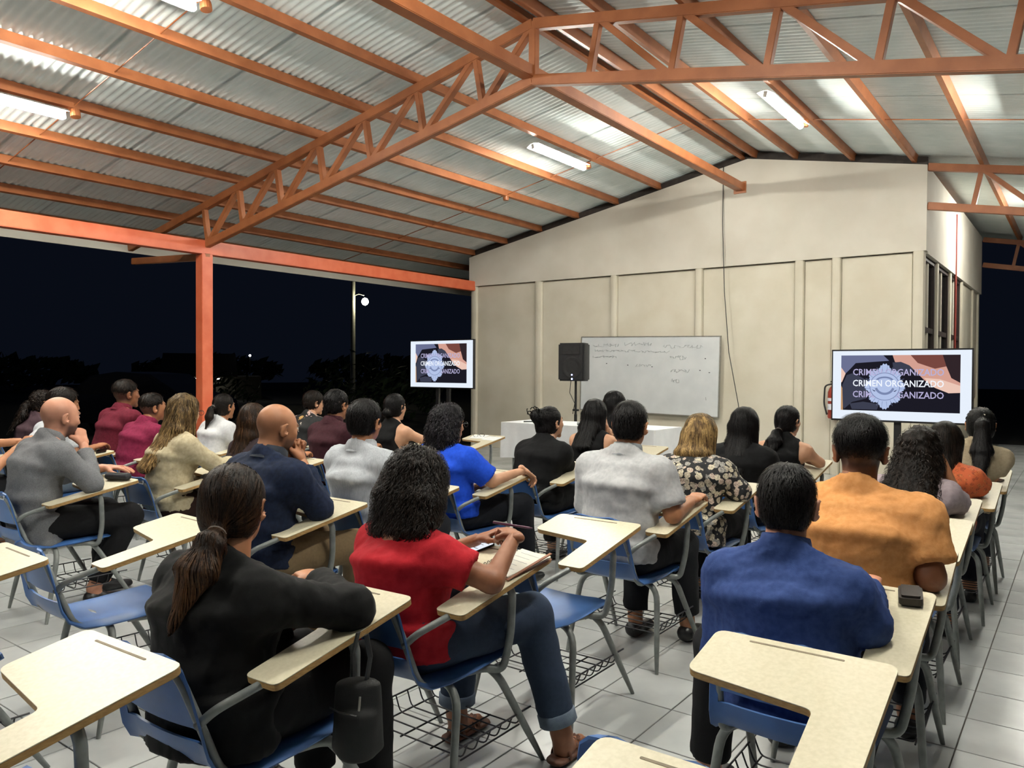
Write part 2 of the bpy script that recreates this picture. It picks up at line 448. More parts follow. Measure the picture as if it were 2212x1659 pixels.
for x, y0, lab in ((-5.51, 7.83, 'lit fluorescent strip light on the left roof slope before the beige wall'),
                   (-2.62, 7.78, 'lit fluorescent strip light on the right roof slope before the beige wall'),
                   (-7.68, 2.10, 'lit fluorescent strip light cut by the left picture edge'),
                   (-.36, 7.8, 'lit fluorescent strip light past the right picture edge'),
                   (-5.51, 2.1, 'lit fluorescent strip light above the left seats out of the picture'),
                   (-2.62, 2.1, 'lit fluorescent strip light above the centre seats out of the picture'),
                   (-.36, 2.1, 'lit fluorescent strip light over the right seats out of the picture'),
                   (-5.51, -2.6, 'lit fluorescent strip light behind the viewer on the left'),
                   (-2.62, -2.6, 'lit fluorescent strip light behind the viewer'),
                   (-.36, 13.2, 'lit fluorescent strip light over the side walkway')):
    lamp(x, y0, lab)
o = MB().lathe([(.04, -.03), (.045, .0), (.045, .03)], (-6.95, 9.2, roof_z(-6.95)-.02), 14).build('junction_box', M_RUST); tag(o, 'small round junction box on a purlin above the wall', 'junction box')

# ---- outside in the night
gnd = MB().b2((-80, -40, -.35), (40, 90, -.12)).build('ground', M_SOIL); tag(gnd, kind='structure')
M_LAMP = emat('street_lamp_light', '#fff6cf', 30)
M_CONC = pmat('pale_concrete', '#8f8f88', '#9d9d95', scale=12, rough=.8)
sl = empty('street_lamp', (-25.6, 22.9, -.12)); tag(sl, 'tall pale street lamp pole with one glowing lamp in the dark', 'street lamp')
MB().tube([(0, 0, 0), (0, 0, 3.5), (0, 0, 7.2)], [.11, .10, .09], 10).build('pole', M_CONC, sl, sm=40)
MB().tube([(0, 0, 4.75), (.25, .12, 4.85), (.46, .22, 4.78)], .025, 8).build('bracket', M_CONC, sl, sm=40)
MB().lathe([(.02, .17), (.10, .13), (.15, .03), (.15, -.03), (.09, -.12), (.02, -.15)], (.5, .24, 4.5), 14).build('bulb', M_LAMP, sl, sm=60)
def far_lamp(x, y, z, r, mat, label):
    t = empty('far_light', (x, y, -.12)); tag(t, label, 'light')
    MB().lathe([(r*.3, r), (r, r*.3), (r, -r*.3), (r*.3, -r)], (0, 0, z+.12), 10).build('bulb', mat, t)
    MB().tube([(0, 0, 0), (0, 0, z+.12-r)], .02, 6).build('pole', M_BARKP, t)
M_BARKP = pmat('far_pole', '#100f0e', rough=.9)
far_lamp(-.8682*42, .6017*42, 1.4+.0188*42, .06, emat('far_lamp', '#eef2ff', 25), 'tiny distant white light in the dark to the right of the post')
far_lamp(-1.81, 38, 6.09, .03, emat('far_lamp_dim', '#dfe4ff', 3), 'tiny distant light beyond the side walkway, left of two')
far_lamp(-1.22, 38, 6.09, .03, emat('far_lamp_dim', '#dfe4ff', 3), 'tiny distant light beyond the side walkway, right of two')
# a low house with a lit eave
hs = empty('house', (-36.5, 21.6, -.12), math.radians(58)); tag(hs, 'low dark house with a lit white eave beyond the left side', 'house')
M_HW = pmat('house_wall', '#2d2b26', '#38352e', rough=.9); M_HR = pmat('house_roof', '#1c1b18', '#24221e', rough=.8)
MB().b2((-1.2, 0, 0), (3.6, 4, 1.2)).build('wall', M_HW, hs)
MB().prism([(-1.0, 1.0), (2.2, 2.15), (5.4, 1.0), (5.4, .92), (2.2, 2.05), (-1.0, .92)], 3.6, (-1.2, 0, .25), (0, 1, 0), (0, 0, 1), (1, 0, 0)).build('roof', M_HR, hs)
MB().b2((-1.2, -.55, 1.02), (-.3, -.5, 1.12)).build('eave_lamp', emat('eave_lamp_light', '#f6f3df', 7), hs)
MB().b2((.1, -.55, 1.04), (1.6, -.5, 1.09)).build('eave_lamp', emat('eave_lamp_light', '#f6f3df', 7), hs)
for x in (-1.4, -.1, 2.2): MB().b2((x, -.6, 0), (x+.12, -.5, 1.1)).build('porch_post', M_WALLUP, hs)
M_LEAF = pmat('dark_leaves', '#27331c', '#3a4a28', scale=4, rough=.7)
M_BARK = pmat('bark', '#2a2119', '#352b21', rough=.9)
def shrub(loc, w, h, n, label):
    t = empty('shrub', loc); tag(t, label, 'shrub', 'dark bushes outside')
    m = MB()
    for i in range(n):
        a = RNG.uniform(0, 2*math.pi); rr = w*math.sqrt(RNG.uniform()); zz = h*RNG.uniform(.15, 1)*(1-.5*(rr/w)**2)
        c = Vector((rr*math.cos(a), rr*math.sin(a), zz)); s = RNG.uniform(.10, .22)
        q = Vector(RNG.normal(size=3)).normalized(); e = q.orthogonal().normalized(); g_ = q.cross(e)
        m.add([c-e*s, c+g_*s*.4+q*s*.1, c+e*s, c-g_*s*.4+q*s*.1], [(0, 1, 2, 3)])
    m.build('foliage', M_LEAF, t)
    MB().tube([(0, 0, 0), (.03, 0, h*.5), (.0, .05, h*.8)], [.05, .04, .02], 6).build('stem', M_BARK, t)
for lx, ly, w, h, n, lab in ((-21.5, 19.8, 2.2, 2.3, 420, 'dark bush right of the street lamp pole'), (-31.5, 20.0, 2.0, 1.6, 320, 'dark bush left of the street lamp pole'), (-17.5, 17.8, 1.6, 1.6, 260, 'dark bush behind the left display'), (3.0, 26.0, 2.6, 1.9, 420, 'dark bush beyond the side walkway')):
    shrub((lx, ly, -.12), w, h, n, lab)
# dark trees closing the view beyond the open side
def tree(loc, w, h, n, label):
    t = empty('tree', loc); tag(t, label, 'tree', 'dark trees outside')
    m = MB()
    for i in range(n):
        q = Vector(RNG.normal(size=3)).normalized()*RNG.uniform(.5, 1)**.5; c = Vector((q.x*w, q.y*w, h*.62+q.z*h*.42)); s = RNG.uniform(.35, .7)
        q = Vector(RNG.normal(size=3)).normalized(); e = q.orthogonal().normalized(); g_ = q.cross(e)
        m.add([c-e*s, c+g_*s*.5+q*s*.1, c+e*s, c-g_*s*.5+q*s*.1], [(0, 1, 2, 3)])
    m.build('foliage', M_LEAF, t)
    MB().tube([(0, 0, 0), (.1, 0, h*.4), (.0, .1, h*.8)], [.2, .16, .06], 7).build('trunk', M_BARK, t)
for k, (lx, ly, w, h, lab) in enumerate(((-58, 22, 5.0, 2.2, 'far left'), (-54, 34, 5.5, 2.4, 'behind the house'), (-47, 45, 6.0, 2.6, 'left of the lamp pole'), (-41, 48, 5.5, 2.4, 'right of the lamp pole'), (-36, 52, 6.0, 2.6, 'behind the left display'))):
    tree((lx, ly, -.12), w, h, 420, 'dark tree in the night, '+lab)
# parked car, a dark shape beyond the left side
M_CAR = pmat('dark_car_paint', '#0b0c10', '#101218', rough=.18, spec=.6)
car = empty('car', (-17.2, 8.9, -.12), math.radians(28)); tag(car, 'dark parked car outside behind the left seats', 'car')
prof = [(-2.1, .35), (-2.15, .75), (-1.9, .88), (-1.1, .95), (-.5, 1.38), (.1, 1.47), (.9, 1.42), (1.6, 1.0), (2.05, .92), (2.15, .6), (2.1, .35)]
MB().prism(prof, 1.6, (0, -.8, 0), (1, 0, 0), (0, 0, 1), (0, 1, 0)).build('car_body', M_CAR, car, bevel=.06, sm=50)
for sx in (-1.3, 1.3):
    for sy in (-.72, .72):
        MB().lathe([(.12, -.1), (.31, -.1), (.33, -.06), (.33, .06), (.31, .1), (.12, .1)], (sx, sy, .33), 18, Matrix.Rotation(math.pi/2, 3, 'X')).build('wheel', M_BLACK, car, sm=40)
for s in (-1, 1):
    MB().prism([(-1.0, .98), (-.48, 1.33), (.08, 1.41), (.08, .98)], .01, (0, s*.805, 0), (1, 0, 0), (0, 0, 1), (0, 1, 0)).build('car_window', M_GLASS, car)
    MB().prism([(.15, .98), (.15, 1.41), (.85, 1.37), (1.4, 1.0)], .01, (0, s*.805, 0), (1, 0, 0), (0, 0, 1), (0, 1, 0)).build('car_window', M_GLASS, car)
# ------------------------------------------------------------------ tablet-arm chairs
M_BLUE = pmat('blue_chair_plastic', '#32588f', '#3b629b', scale=7, rough=.42, bump=.06, bscale=260)
M_STEEL = pmat('grey_painted_steel', '#6d7170', '#7e8280', scale=25, rough=.42, bump=.12, bscale=90, metal=.15)
M_LAM = pmat('cream_laminate', '#c4bca2', '#cec6ae', scale=90, rough=.38, bump=.02, bscale=200, detail=6)
M_EDGE = pmat('brown_board_edge', '#8d6c3f', '#a5834f', scale=60, rough=.7, stretch=(1, 1, 4))
M_SLOT = pmat('pencil_slot', '#6f6350', '#7d715c', rough=.7)
M_WIRE = pmat('black_wire', '#26262c', rough=.45)
M_STICK = pmat('inventory_sticker', '#c9cdd6', '#d8dbe2', rough=.5)
M_INK = pmat('sticker_ink', '#2a3a6a', rough=.6)

def shell_mesh():
    # profile from the front lip of the seat to the top of the back: (y, z, half width)
    P = [(.095, .392, .165), (.118, .408, .183), (.118, .430, .193), (.095, .440, .197), (.01, .437, .198), (-.10, .430, .198), (-.21, .428, .196),
         (-.290, .436, .192), (-.332, .460, .187), (-.350, .495, .182), (-.356, .520, .179), (-.363, .555, .176), (-.370, .585, .173), (-.381, .628, .170), (-.391, .670, .166),
         (-.400, .706, .156), (-.406, .728, .135), (-.414, .738, .105)]
    U = [-1, -.97, -.88, -.72, -.5, -.25, 0, .25, .5, .72, .88, .97, 1]
    m = len(P); n = len(U); V = []
    for i, (y, z, w) in enumerate(P):
        a = P[max(i-1, 0)]; b = P[min(i+1, m-1)]
        ty, tz = b[0]-a[0], b[1]-a[1]; l = math.hypot(ty, tz); ny, nz = -tz/l, ty/l      # normal to the sitter side
        if (nz < 0 and i < 8) or (ny < 0 and i >= 8): ny, nz = -ny, -nz
        for u in U:
            e = max(0, abs(u)-.72)/.28
            dish = -.012*(1-u*u) if i < 8 else -.016*(1-u*u)
            off = dish-.020*e*e*(1 if i > 2 else .3)
            V.append((u*w, y+ny*off, z+nz*off))
    F = []
    for i in range(m-1):
        for j in range(n-1):
            if i == 10 and 2 <= j <= n-4: continue         # the open slot in the lower back
            F.append((i*n+j, i*n+j+1, (i+1)*n+j+1, (i+1)*n+j))
    me = bpy.data.meshes.new('seat_shell'); me.from_pydata(V, [], F)
    bm = bmesh.new(); bm.from_mesh(me)
    bmesh.ops.recalc_face_normals(bm, faces=bm.faces)
    bmesh.ops.solidify(bm, geom=bm.faces[:], thickness=.006)
    bm.to_mesh(me); bm.free()
    me.materials.append(M_BLUE); smooth(me, 50)
    return me

TAB = [(-.13, .23), (.29, .23), (.29, -.27), (.175, -.27), (.165, -.015), (-.13, .025)]
def tab_z(y): return .655+.18*(y+.27)
def make_chair():
    t = empty('tablet_chair')
    link('seat_shell', shell_mesh(), t)
    # two arches make the four legs
    for s in (-1, 1):
        for fy, ty, nm in ((-.27, -.19, 'rear'), (.235, .0, 'front')):
            path = fillet([(s*.245, fy, 0), (s*.205, ty, .395), (0, ty, .405)], .085, 6)
            rr = [.0085+.0055*min(1, i/2.0) if i < 2 else .0140 for i in range(len(path))]
            # finer taper along the straight run
            p0, p1 = path[0], path[1]
            pts = [p0, p0.lerp(p1, .35)]+path[1:]
            leg = MB().tube(pts, [.0085, .0125]+[.0142]*(len(pts)-2), 10).build('leg', M_STEEL, t, sm=50)
    # back hoop and side rails
    hoop = fillet([(.15, .06, .412), (.165, -.315, .405), (.150, -.387, .60), (.115, -.412, .700), (-.115, -.412, .700), (-.150, -.387, .60), (-.165, -.315, .405), (-.15, .06, .412)], .07, 5)
    MB().tube(hoop, .0115, 10).build('back_frame', M_STEEL, t, sm=50)
    arm = fillet([(.158, -.12, .402), (.178, -.02, .396), (.225, .02, .386), (.250, .03, .50), (.268, .015, tab_z(.015)-.05), (.245, .01, tab_z(.01)-.012)], .055, 6)
    MB().tube(arm, .0138, 10).build('arm_support', M_STEEL, t, sm=50)
    rs = fillet([(.152, -.382, .565), (.19, -.365, .605), (.235, -.245, tab_z(-.245)-.012)], .05, 5)
    MB().tube(rs, .0115, 10).build('rear_arm_support', M_STEEL, t, sm=50)
    # tablet
    poly = round_poly(TAB, [.03, .03, .022, .022, .02, .03])
    a = math.atan(.18); uy = Vector((0, math.cos(a), math.sin(a))); un = Vector((0, -math.sin(a), math.cos(a)))
    k = 1/math.cos(a)
    pl = [(x, (y+.27)*k) for x, y in poly]
    og = Vector((0, -.27, .655))
    tb = MB().prism(pl, .017, og-un*.019, (1, 0, 0), uy, un).build('tablet_board', M_EDGE, t, bevel=.0015)
    MB().prism([(x, y) for x, y in pl], .002, og-un*.002, (1, 0, 0), uy, un).build('laminate_top', M_LAM, tb)
    MB().prism(rrect(-.04, .470*k, .18, .4765*k, .0032), .0008, og, (1, 0, 0), uy, un).build('pencil_slot', M_SLOT, tb)
    MB().bar(og+uy*.12+Vector((.245, 0, 0))-un*.024, og+uy*.30+Vector((.245, 0, 0))-un*.024, .03, .008, un).build('bracket', M_STEEL, tb)
    # wire basket under the seat
    w = MB()
    for y in (-.16, -.10, -.04, .02, .08, .14):
        w.tube(fillet([(-.222, y, .205), (-.20, y, .15), (.20, y, .15), (.222, y, .205)], .02, 3), .0028, 6)
    for x in (-.20, -.07, .07, .20): w.tube([(x, -.17, .146), (x, .15, .146)], .0032, 6)
    for x in (-.225, .225): w.tube([(x, -.215, .205), (x, .185, .205)], .0034, 6)
    w.build('wire_basket', M_WIRE, t)
    st = MB().box((.075, -.4195, .700), (.055, .0015, .024), Matrix.Rotation(math.radians(-12), 3, 'X')).build('sticker', M_STICK, t)
    sk = MB()
    for i, z in enumerate((.704, .698)): sk.box((.075, -.4212+.0008*i, z), (.04, .0012, .0022), Matrix.Rotation(math.radians(-14), 3, 'X'))
    sk.build('print', M_INK, st)
    return t

CHAIR0 = None
def chair(x, y, label, rz=0.0):
    global CHAIR0
    if CHAIR0 is None:
        CHAIR0 = make_chair(); o = CHAIR0
    else:
        o = copy_tree(CHAIR0)
    o.location = (x, y, 0); o.rotation_euler = (0, 0, math.radians(rz))
    tag(o, label, 'chair', 'blue tablet-arm chairs')
    return o

def on_tab(cx, cy, x, y, rz=0, up=0.0):
    """world point on a chair's tablet"""
    a = math.radians(rz); c, s = math.cos(a), math.sin(a)
    return Vector((cx+x*c-y*s, cy+x*s+y*c, tab_z(y)+up))

# empty chairs
EMPTY = [(-1.88, .70, 'empty blue chair with cream tablet cut by the bottom left picture edge', 2),
         (-1.81, 2.77, 'empty blue chair between the woman in red and the man in pale grey polo', 0),
         (-3.22, 1.69, 'empty blue chair left of the woman in black blazer, seat bare', -3),
         (-3.16, .97, 'empty blue chair whose tablet corner shows at the left picture edge', -2),
         (-.61, 1.665, 'empty blue chair right behind the man in blue shirt, big bare tablet', 1),
         (-.56, .985, 'empty blue chair with only its tablet corner at the bottom picture edge', 1),
         (-.68, 3.76, 'empty blue chair between the orange T-shirt man and the curly-haired woman', 0),
         (-4.98, 6.0, 'empty blue chair with papers and glasses on its tablet near the white table', 0)]
for x, y, lab, rz in EMPTY: chair(x, y, lab, rz)

# ------------------------------------------------------------------ things at the front wall
M_WB = pmat('whiteboard', '#c2c6c8', '#cdd0d1', scale=3, rough=.3, rvar=.05)
M_ALU = pmat('aluminium_edge', '#8d8b84', '#9a978f', rough=.4, metal=.5)
M_MARK = pmat('marker_smudge', '#6f757c', rough=.7)
M_MARKD = pmat('marker_ink', '#24262c', rough=.7)
wb = empty('whiteboard', (-5.6, YW-.05, 1.355)); wb.rotation_euler = (0, math.radians(1.0), 0)
tag(wb, 'used whiteboard with faint smeared writing hung on the beige wall', 'whiteboard')
MB().b2((-1.2, -.012, -.6), (1.2, .012, .6)).build('board', M_WB, wb)
m = MB()
for lo, hi in (((-1.215, -.018, .6), (1.215, .014, .615)), ((-1.215, -.018, -.615), (1.215, .014, -.6)), ((-1.215, -.018, -.6), (-1.2, .014, .6)), ((1.2, -.018, -.6), (1.215, .014, .6))): m.b2(lo, hi)
m.build('edge_frame', M_ALU, wb)
def scribble(x, z, w, h, n, mat, r=.004, parent=wb, y=-.0135):
    mm = MB(); px = x; pts = []
    for i in range(n):
        pts += [(px+RNG.uniform(0, w/n), y, z+RNG.uniform(-h, h)) for _ in range(3)]; px += w/n
    mm.tube(pts, r, 4, flat=.3)
    return mm.build('writing', mat, parent)
M_FAINT = pmat('faint_marker', '#a2a6aa', '#b3b7ba', rough=.6)
for x, z, w, h, n in ((-1.0, .47, .5, .03, 10), (-.4, .49, .5, .03, 9), (.25, .45, .7, .03, 10), (-1.0, .38, .9, .02, 14), (-.1, .37, .5, .02, 8), (-1.0, .28, .5, .02, 8), (-.2, .15, .3, .02, 6)): scribble(x, z, w, h, n, M_FAINT, .005)
def text_mesh(body, size, bold=0.0, align='CENTER', extrude=.0005):
    cu = bpy.data.curves.new('lettering', 'FONT'); cu.body = body; cu.size = size; cu.align_x = align; cu.align_y = 'CENTER'; cu.offset = bold; cu.extrude = extrude; cu.resolution_u = 2
    ob = bpy.data.objects.new('lettering', cu); COL.objects.link(ob)
    dg = bpy.context.evaluated_depsgraph_get()
    me = bpy.data.meshes.new_from_object(ob.evaluated_get(dg))
    bpy.data.objects.remove(ob)
    return me
def lettering(body, size, mat, parent, loc, bold=0.0, sx=1.0, name='lettering'):
    me = text_mesh(body, size, bold); me.materials.clear(); me.materials.append(mat)
    o = link(name, me, parent); o.location = loc; o.rotation_euler = (math.pi/2, 0, 0); o.scale = (sx, 1, 1)
    return o
for x, z, w, h, n in ((.4, .28, .28, .035, 7), (.42, .07, .34, .03, 8), (.42, -.08, .16, .03, 4)): scribble(x, z, w, h, n, M_FAINT, .006)
for x, z in ((-.72, .17), (-.33, .15), (.1, .13), (.98, .27), (1.05, .06), (.9, .09)):
    MB().box((x, -.0135, z), (.022, .002, .012)).build('writing', M_MARKD, wb)
scribble(1.0, -.32, .03, .05, 1, M_MARKD, .004)

# hanging cable
t = MB().tube([(-4.36, YW-.06, 4.47), (-4.36, YW-.07, 3.6), (-4.32, YW-.08, 2.6), (-4.24, YW-.09, 1.7), (-4.08, YW-.12, .95), (-3.98, YW-.14, .35)], .006, 6).build('hanging_cable', M_BLACK); tag(t, 'thin black cable hanging from the roof down the beige wall', 'cable')

# fire extinguisher behind the right display
M_EXT = pmat('extinguisher_red', '#7e2a1e', '#8d3023', rough=.35)
fe = empty('fire_extinguisher', (-2.74, YW-.12, .78)); tag(fe, 'red fire extinguisher with black hose partly behind the right display', 'fire extinguisher')
MB().lathe([(.075, 0), (.085, .02), (.085, .36), (.06, .42), (.03, .45)], (0, 0, 0), 20).build('cylinder', M_EXT, fe, sm=40)
MB().lathe([(.087, .12), (.087, .2)], (0, 0, 0), 20).build('paper_label', M_STICK, fe, sm=40)
MB().lathe([(.087, .24), (.087, .28)], (0, 0, 0), 20).build('paper_label', M_STICK, fe, sm=40)
MB().b2((-.03, -.03, .45), (.03, .03, .5)).bar((-.05, 0, .5), (.06, 0, .53), .02, .015).build('valve', M_BLACK, fe)
MB().tube(fillet([(-.03, 0, .47), (-.12, -.02, .45), (-.13, -.02, .2), (-.09, -.02, .05)], .05), .011, 8).build('hose', M_BLACK, fe, sm=50)

# ------------------------------------------------------------------ displays
SE = .93/2**scene.view_settings.exposure
E_WHITE = emat('slide_white', '#eaf3ff', SE*1.05); E_DARK = emat('slide_dark', '#1d1c26', SE); E_SLEEVE = emat('slide_sleeve', '#6f7597', SE); E_DENIM = emat('slide_denim', '#3f4253', SE)
E_SKIN = emat('slide_skin', '#dba596', SE); E_SKIN2 = emat('slide_skin_pale', '#f3cdbd', SE); E_SKIND = emat('slide_skin_dark', '#7c4a42', SE); E_SH = emat('slide_shadow', '#33272b', SE); E_BADGE = emat('slide_badge', '#b9c9ee', SE); E_BADGEL = emat('slide_badge_line', '#7e8cb4', SE); E_BADGED = emat('slide_badge_dark', '#2c3358', SE)
E_TX = emat('slide_text_white', '#f2f7ff', SE*1.1); E_TX2 = emat('slide_text_lilac', '#bdb7de', SE); E_TAN = emat('slide_tan', '#c79b72', SE)
def slide(parent, W, H, pic=(.07, .915, .07, .87)):
    """slide drawn as flat print on the lit panel, u right, v down in 0..1"""
    scr = MB().b2((-W/2, -.002, -H/2), (W/2, 0, H/2)).build('lit_panel', E_WHITE, parent)
    u0, u1, v0, v1 = pic
    def poly(pts, mat, lay, name='picture'):
        # pts in picture units
        q = [(-W/2+W*(u0+(u1-u0)*a), H/2-H*(v0+(v1-v0)*b)) for a, b in pts]
        return MB().prism(q, .0003, (0, -.0022-lay*.0004, 0), (1, 0, 0), (0, 0, 1), (0, -1, 0)).build(name, mat, scr)
    poly([(0, 0), (1, 0), (1, 1), (0, 1)], E_DARK, 0)
    poly([(0, 0), (.37, 0), (.42, .1), (.13, .14), (.08, .25), (.04, .33), (0, .22)], E_SLEEVE, 1)
    poly([(0, .22), (.04, .33), (.01, .48), (0, .5)], E_SKIN2, 1)
    poly([(.01, .55), (.05, .36), (.11, .32), (.23, .45), (.23, .78), (.1, .85), (.03, .98), (.01, .9)], E_DENIM, 1)
    poly([(.08, .88), (.2, .84), (.34, .88), (.32, .98), (.1, .98)], E_DENIM, 2)
    poly([(.45, 0), (1, 0), (1, .65), (.91, .66), (.80, .57), (.71, .43), (.61, .22), (.47, .12)], E_SKIN, 1)
    poly([(.71, .40), (.84, .42), (1, .53), (1, .65), (.91, .66), (.80, .57)], E_SKIN2, 2)
    poly([(.86, 0), (1, 0), (1, .48), (.93, .40), (.89, .2)], E_SH, 2)
    poly([(.6, .0), (.86, 0), (.89, .2), (.8, .24), (.66, .14)], E_SKIND, 2)
    poly([(.45, .13), (.52, .12), (.59, .18), (.63, .26), (.55, .34), (.46, .3)], E_DENIM, 2)
    poly([(0, .55), (.012, .6), (.02, 1), (0, 1)], E_TAN, 2)
    # badge: star burst of rays around an oval
    ang = W*(u1-u0)/(H*(v1-v0))
    c = (.385, .56); ry = .41
    pts = []
    for k in range(96):
        a = 2*math.pi*k/96; lobe = .73+.17*abs(math.cos(4*a))**1.2+.12*abs(math.cos(a))**10
        rr = ry*lobe*(1 if k % 2 else .94)
        pts.append((c[0]+rr*math.sin(a)/ang*.92, c[1]-rr*math.cos(a)))
    poly(pts, E_BADGE, 5, 'emblem')
    for k in range(24):
        a = 2*math.pi*(k+.5)/24; d = (math.sin(a), -math.cos(a)); nn = (-d[1], d[0])
        q = [(c[0]+(d[0]*r_+nn[0]*w_)/ang*.92, c[1]+d[1]*r_+nn[1]*w_) for r_, w_ in ((.27, -.004), (.37, -.002), (.37, .002), (.27, .004))]
        poly(q, E_BADGEL, 6, 'emblem')
    ring = [(c[0]+.25*math.sin(2*math.pi*k/40)/ang, c[1]-.25*math.cos(2*math.pi*k/40)) for k in range(40)]
    poly(ring, E_BADGEL, 6, 'emblem')
    ring = [(c[0]+.238*math.sin(2*math.pi*k/40)/ang, c[1]-.238*math.cos(2*math.pi*k/40)) for k in range(40)]
    poly(ring, E_BADGE, 7, 'emblem')
    arc = [(c[0]+.17*math.sin(t)/ang, c[1]-.02-.17*math.cos(t)) for t in np.linspace(1.9, 4.38, 16)]+[(c[0]+.13*math.sin(t)/ang, c[1]-.02-.13*math.cos(t)) for t in np.linspace(4.38, 1.9, 16)]
    poly(arc, E_BADGEL, 8, 'emblem')
    poly([(c[0]-.11, c[1]+.05), (c[0]-.075, c[1]+.085), (c[0]-.09, c[1]+.09)], E_BADGED, 9, 'emblem')
    poly([(c[0]+.11, c[1]+.05), (c[0]+.075, c[1]+.085), (c[0]+.09, c[1]+.09)], E_BADGED, 9, 'emblem')
    arc = [(c[0]+.15*math.sin(t)/ang, c[1]-.1-.08*math.cos(t)) for t in np.linspace(-1.3, 1.3, 12)]+[(c[0]+.11*math.sin(t)/ang, c[1]-.1-.05*math.cos(t)) for t in np.linspace(1.3, -1.3, 12)]
    poly(arc, E_BADGEL, 8, 'emblem')
    Hh = H*(v1-v0)
    for b, mt, lay in ((.31, E_TX2, 4), (.51, E_TX, 10), (.71, E_TX2, 4)):
        x = -W/2+W*(u0+(u1-u0)*.49); z = H/2-H*(v0+(v1-v0)*b)
        o = lettering('CRIMEN ORGANIZADO', 1.0, mt, scr, (x, -.0022-lay*.0004-.0006, z), bold=.012)
        wid = max(o.data.vertices[i].co.x for i in range(len(o.data.vertices)))-min(v.co.x for v in o.data.vertices)
        hgt = max(v.co.y for v in o.data.vertices)-min(v.co.y for v in o.data.vertices)
        o.scale = (W*(u1-u0)*.765/wid, Hh*.118/hgt, .4)
    return scr

def display(name, x, y, z0, z1, W, label, pic, legs):
    H = z1-z0
    t = empty(name, (x, y, (z0+z1)/2)); tag(t, label, 'television', 'flat displays showing the same slide')
    m = MB(); m.b2((-W/2, .002, -H/2), (W/2, .045, H/2))
    for lo, hi in (((-W/2, -.006, H/2-.012), (W/2, .004, H/2)), ((-W/2, -.006, -H/2), (W/2, .004, -H/2+.018)), ((-W/2, -.006, -H/2), (-W/2+.012, .004, H/2)), ((W/2-.012, -.006, -H/2), (W/2, .004, H/2))): m.b2(lo, hi)
    m.build('bezel', M_BLACKM, t, bevel=.002)
    slide(t, W-.024, H-.03, pic)
    st = MB(); zb = -(z0+z1)/2
    for lx in legs: st.b2((lx-.03, .05, zb+.03), (lx+.03, .09, -H/2+.25))
    st.b2((legs[0]-.03, .045, -.1), (legs[-1]+.03, .075, .0))
    st.build('stand_column', M_BLACKM, t)
    ft = MB().b2((legs[0]-.35, -.28, zb), (legs[-1]+.35, -.22, zb+.04)); ft.b2((legs[0]-.35, .30, zb), (legs[-1]+.35, .36, zb+.04)); ft.b2((legs[0]-.05, -.25, zb), (legs[-1]+.05, .33, zb+.04))
    ft.build('stand_foot', M_BLACKM, t)
    return t
tvR = display('display_screen', -1.44, 8.2, .925, 1.635, 1.235, 'wide lit display on a black stand at the right before the wall corner', (.065, .925, .065, .865), [-.02])
tvL = display('display_screen', -8.05, 9.0, 1.13, 1.885, 1.315, 'smaller lit display at the left edge of the beige wall', (.085, .905, .065, .90), [-.12, .10])
t = MB().tube([(-1.68, 8.27, .98), (-1.60, 8.28, .7), (-1.66, 8.3, .45), (-1.6, 8.4, .02)], .005, 6).build('power_cable', M_BLACK); tag(t, 'black cable hanging under the right display', 'cable')

# ------------------------------------------------------------------ loudspeaker on its stand
sp = empty('loudspeaker', (-5.755, 9.25, 1.27), math.radians(6)); tag(sp, 'black loudspeaker box standing on a pole before the whiteboard', 'loudspeaker')
MB().prism([(-.20, -.14), (.20, -.14), (.205, -.05), (.15, .16), (-.15, .16), (-.205, -.05)], .53, (0, 0, 0)).build('cabinet', M_BLACK, sp, bevel=.02, sm=40)
R90 = Matrix.Rotation(math.pi/2, 3, 'X')
MB().lathe([(.145, 0), (.15, .006), (.13, .008), (.05, -.01), (.0, -.012)], (.02, -.142, .19), 28, R90).build('woofer', M_BLACKM, sp, sm=40)
MB().b2((-.12, -.146, .37), (.14, -.14, .48)).build('horn', M_BLACKM, sp, bevel=.004)
for z in (.03, .085): MB().lathe([(.012, 0), (.012, .004)], (.02, -.142, z), 10, R90).build('indicator_light', emat('speaker_led', '#9fb4ff', 3), sp)
ss = empty('speaker_stand', (-5.755, 9.27, 0)); tag(ss, 'slim black pole stand under the loudspeaker', 'stand')
MB().tube([(0, 0, .35), (0, 0, 1.27)], .017, 10).build('pole', M_BLACKM, ss, sm=50)
MB().tube([(0, 0, .12), (0, 0, .8)], .022, 10).build('sleeve', M_BLACKM, ss, sm=50)
MB().tube([(-.045, 0, .86), (.05, 0, .86)], .014, 8).build('knob', M_BLACK, ss)
for a in (90, 210, 330):
    c_, s_ = math.cos(math.radians(a)), math.sin(math.radians(a))
    MB().tube([(0, 0, .62), (c_*.45, s_*.45, .012)], .011, 8).build('leg', M_BLACKM, ss)
t = MB().tube([(-5.87, 9.33, 1.3), (-5.9, 9.34, 1.1), (-5.82, 9.35, .95), (-5.86, 9.36, .8)], .005, 6).build('speaker_cable', M_BLACK); tag(t, 'thin black cable hanging under the loudspeaker', 'cable')

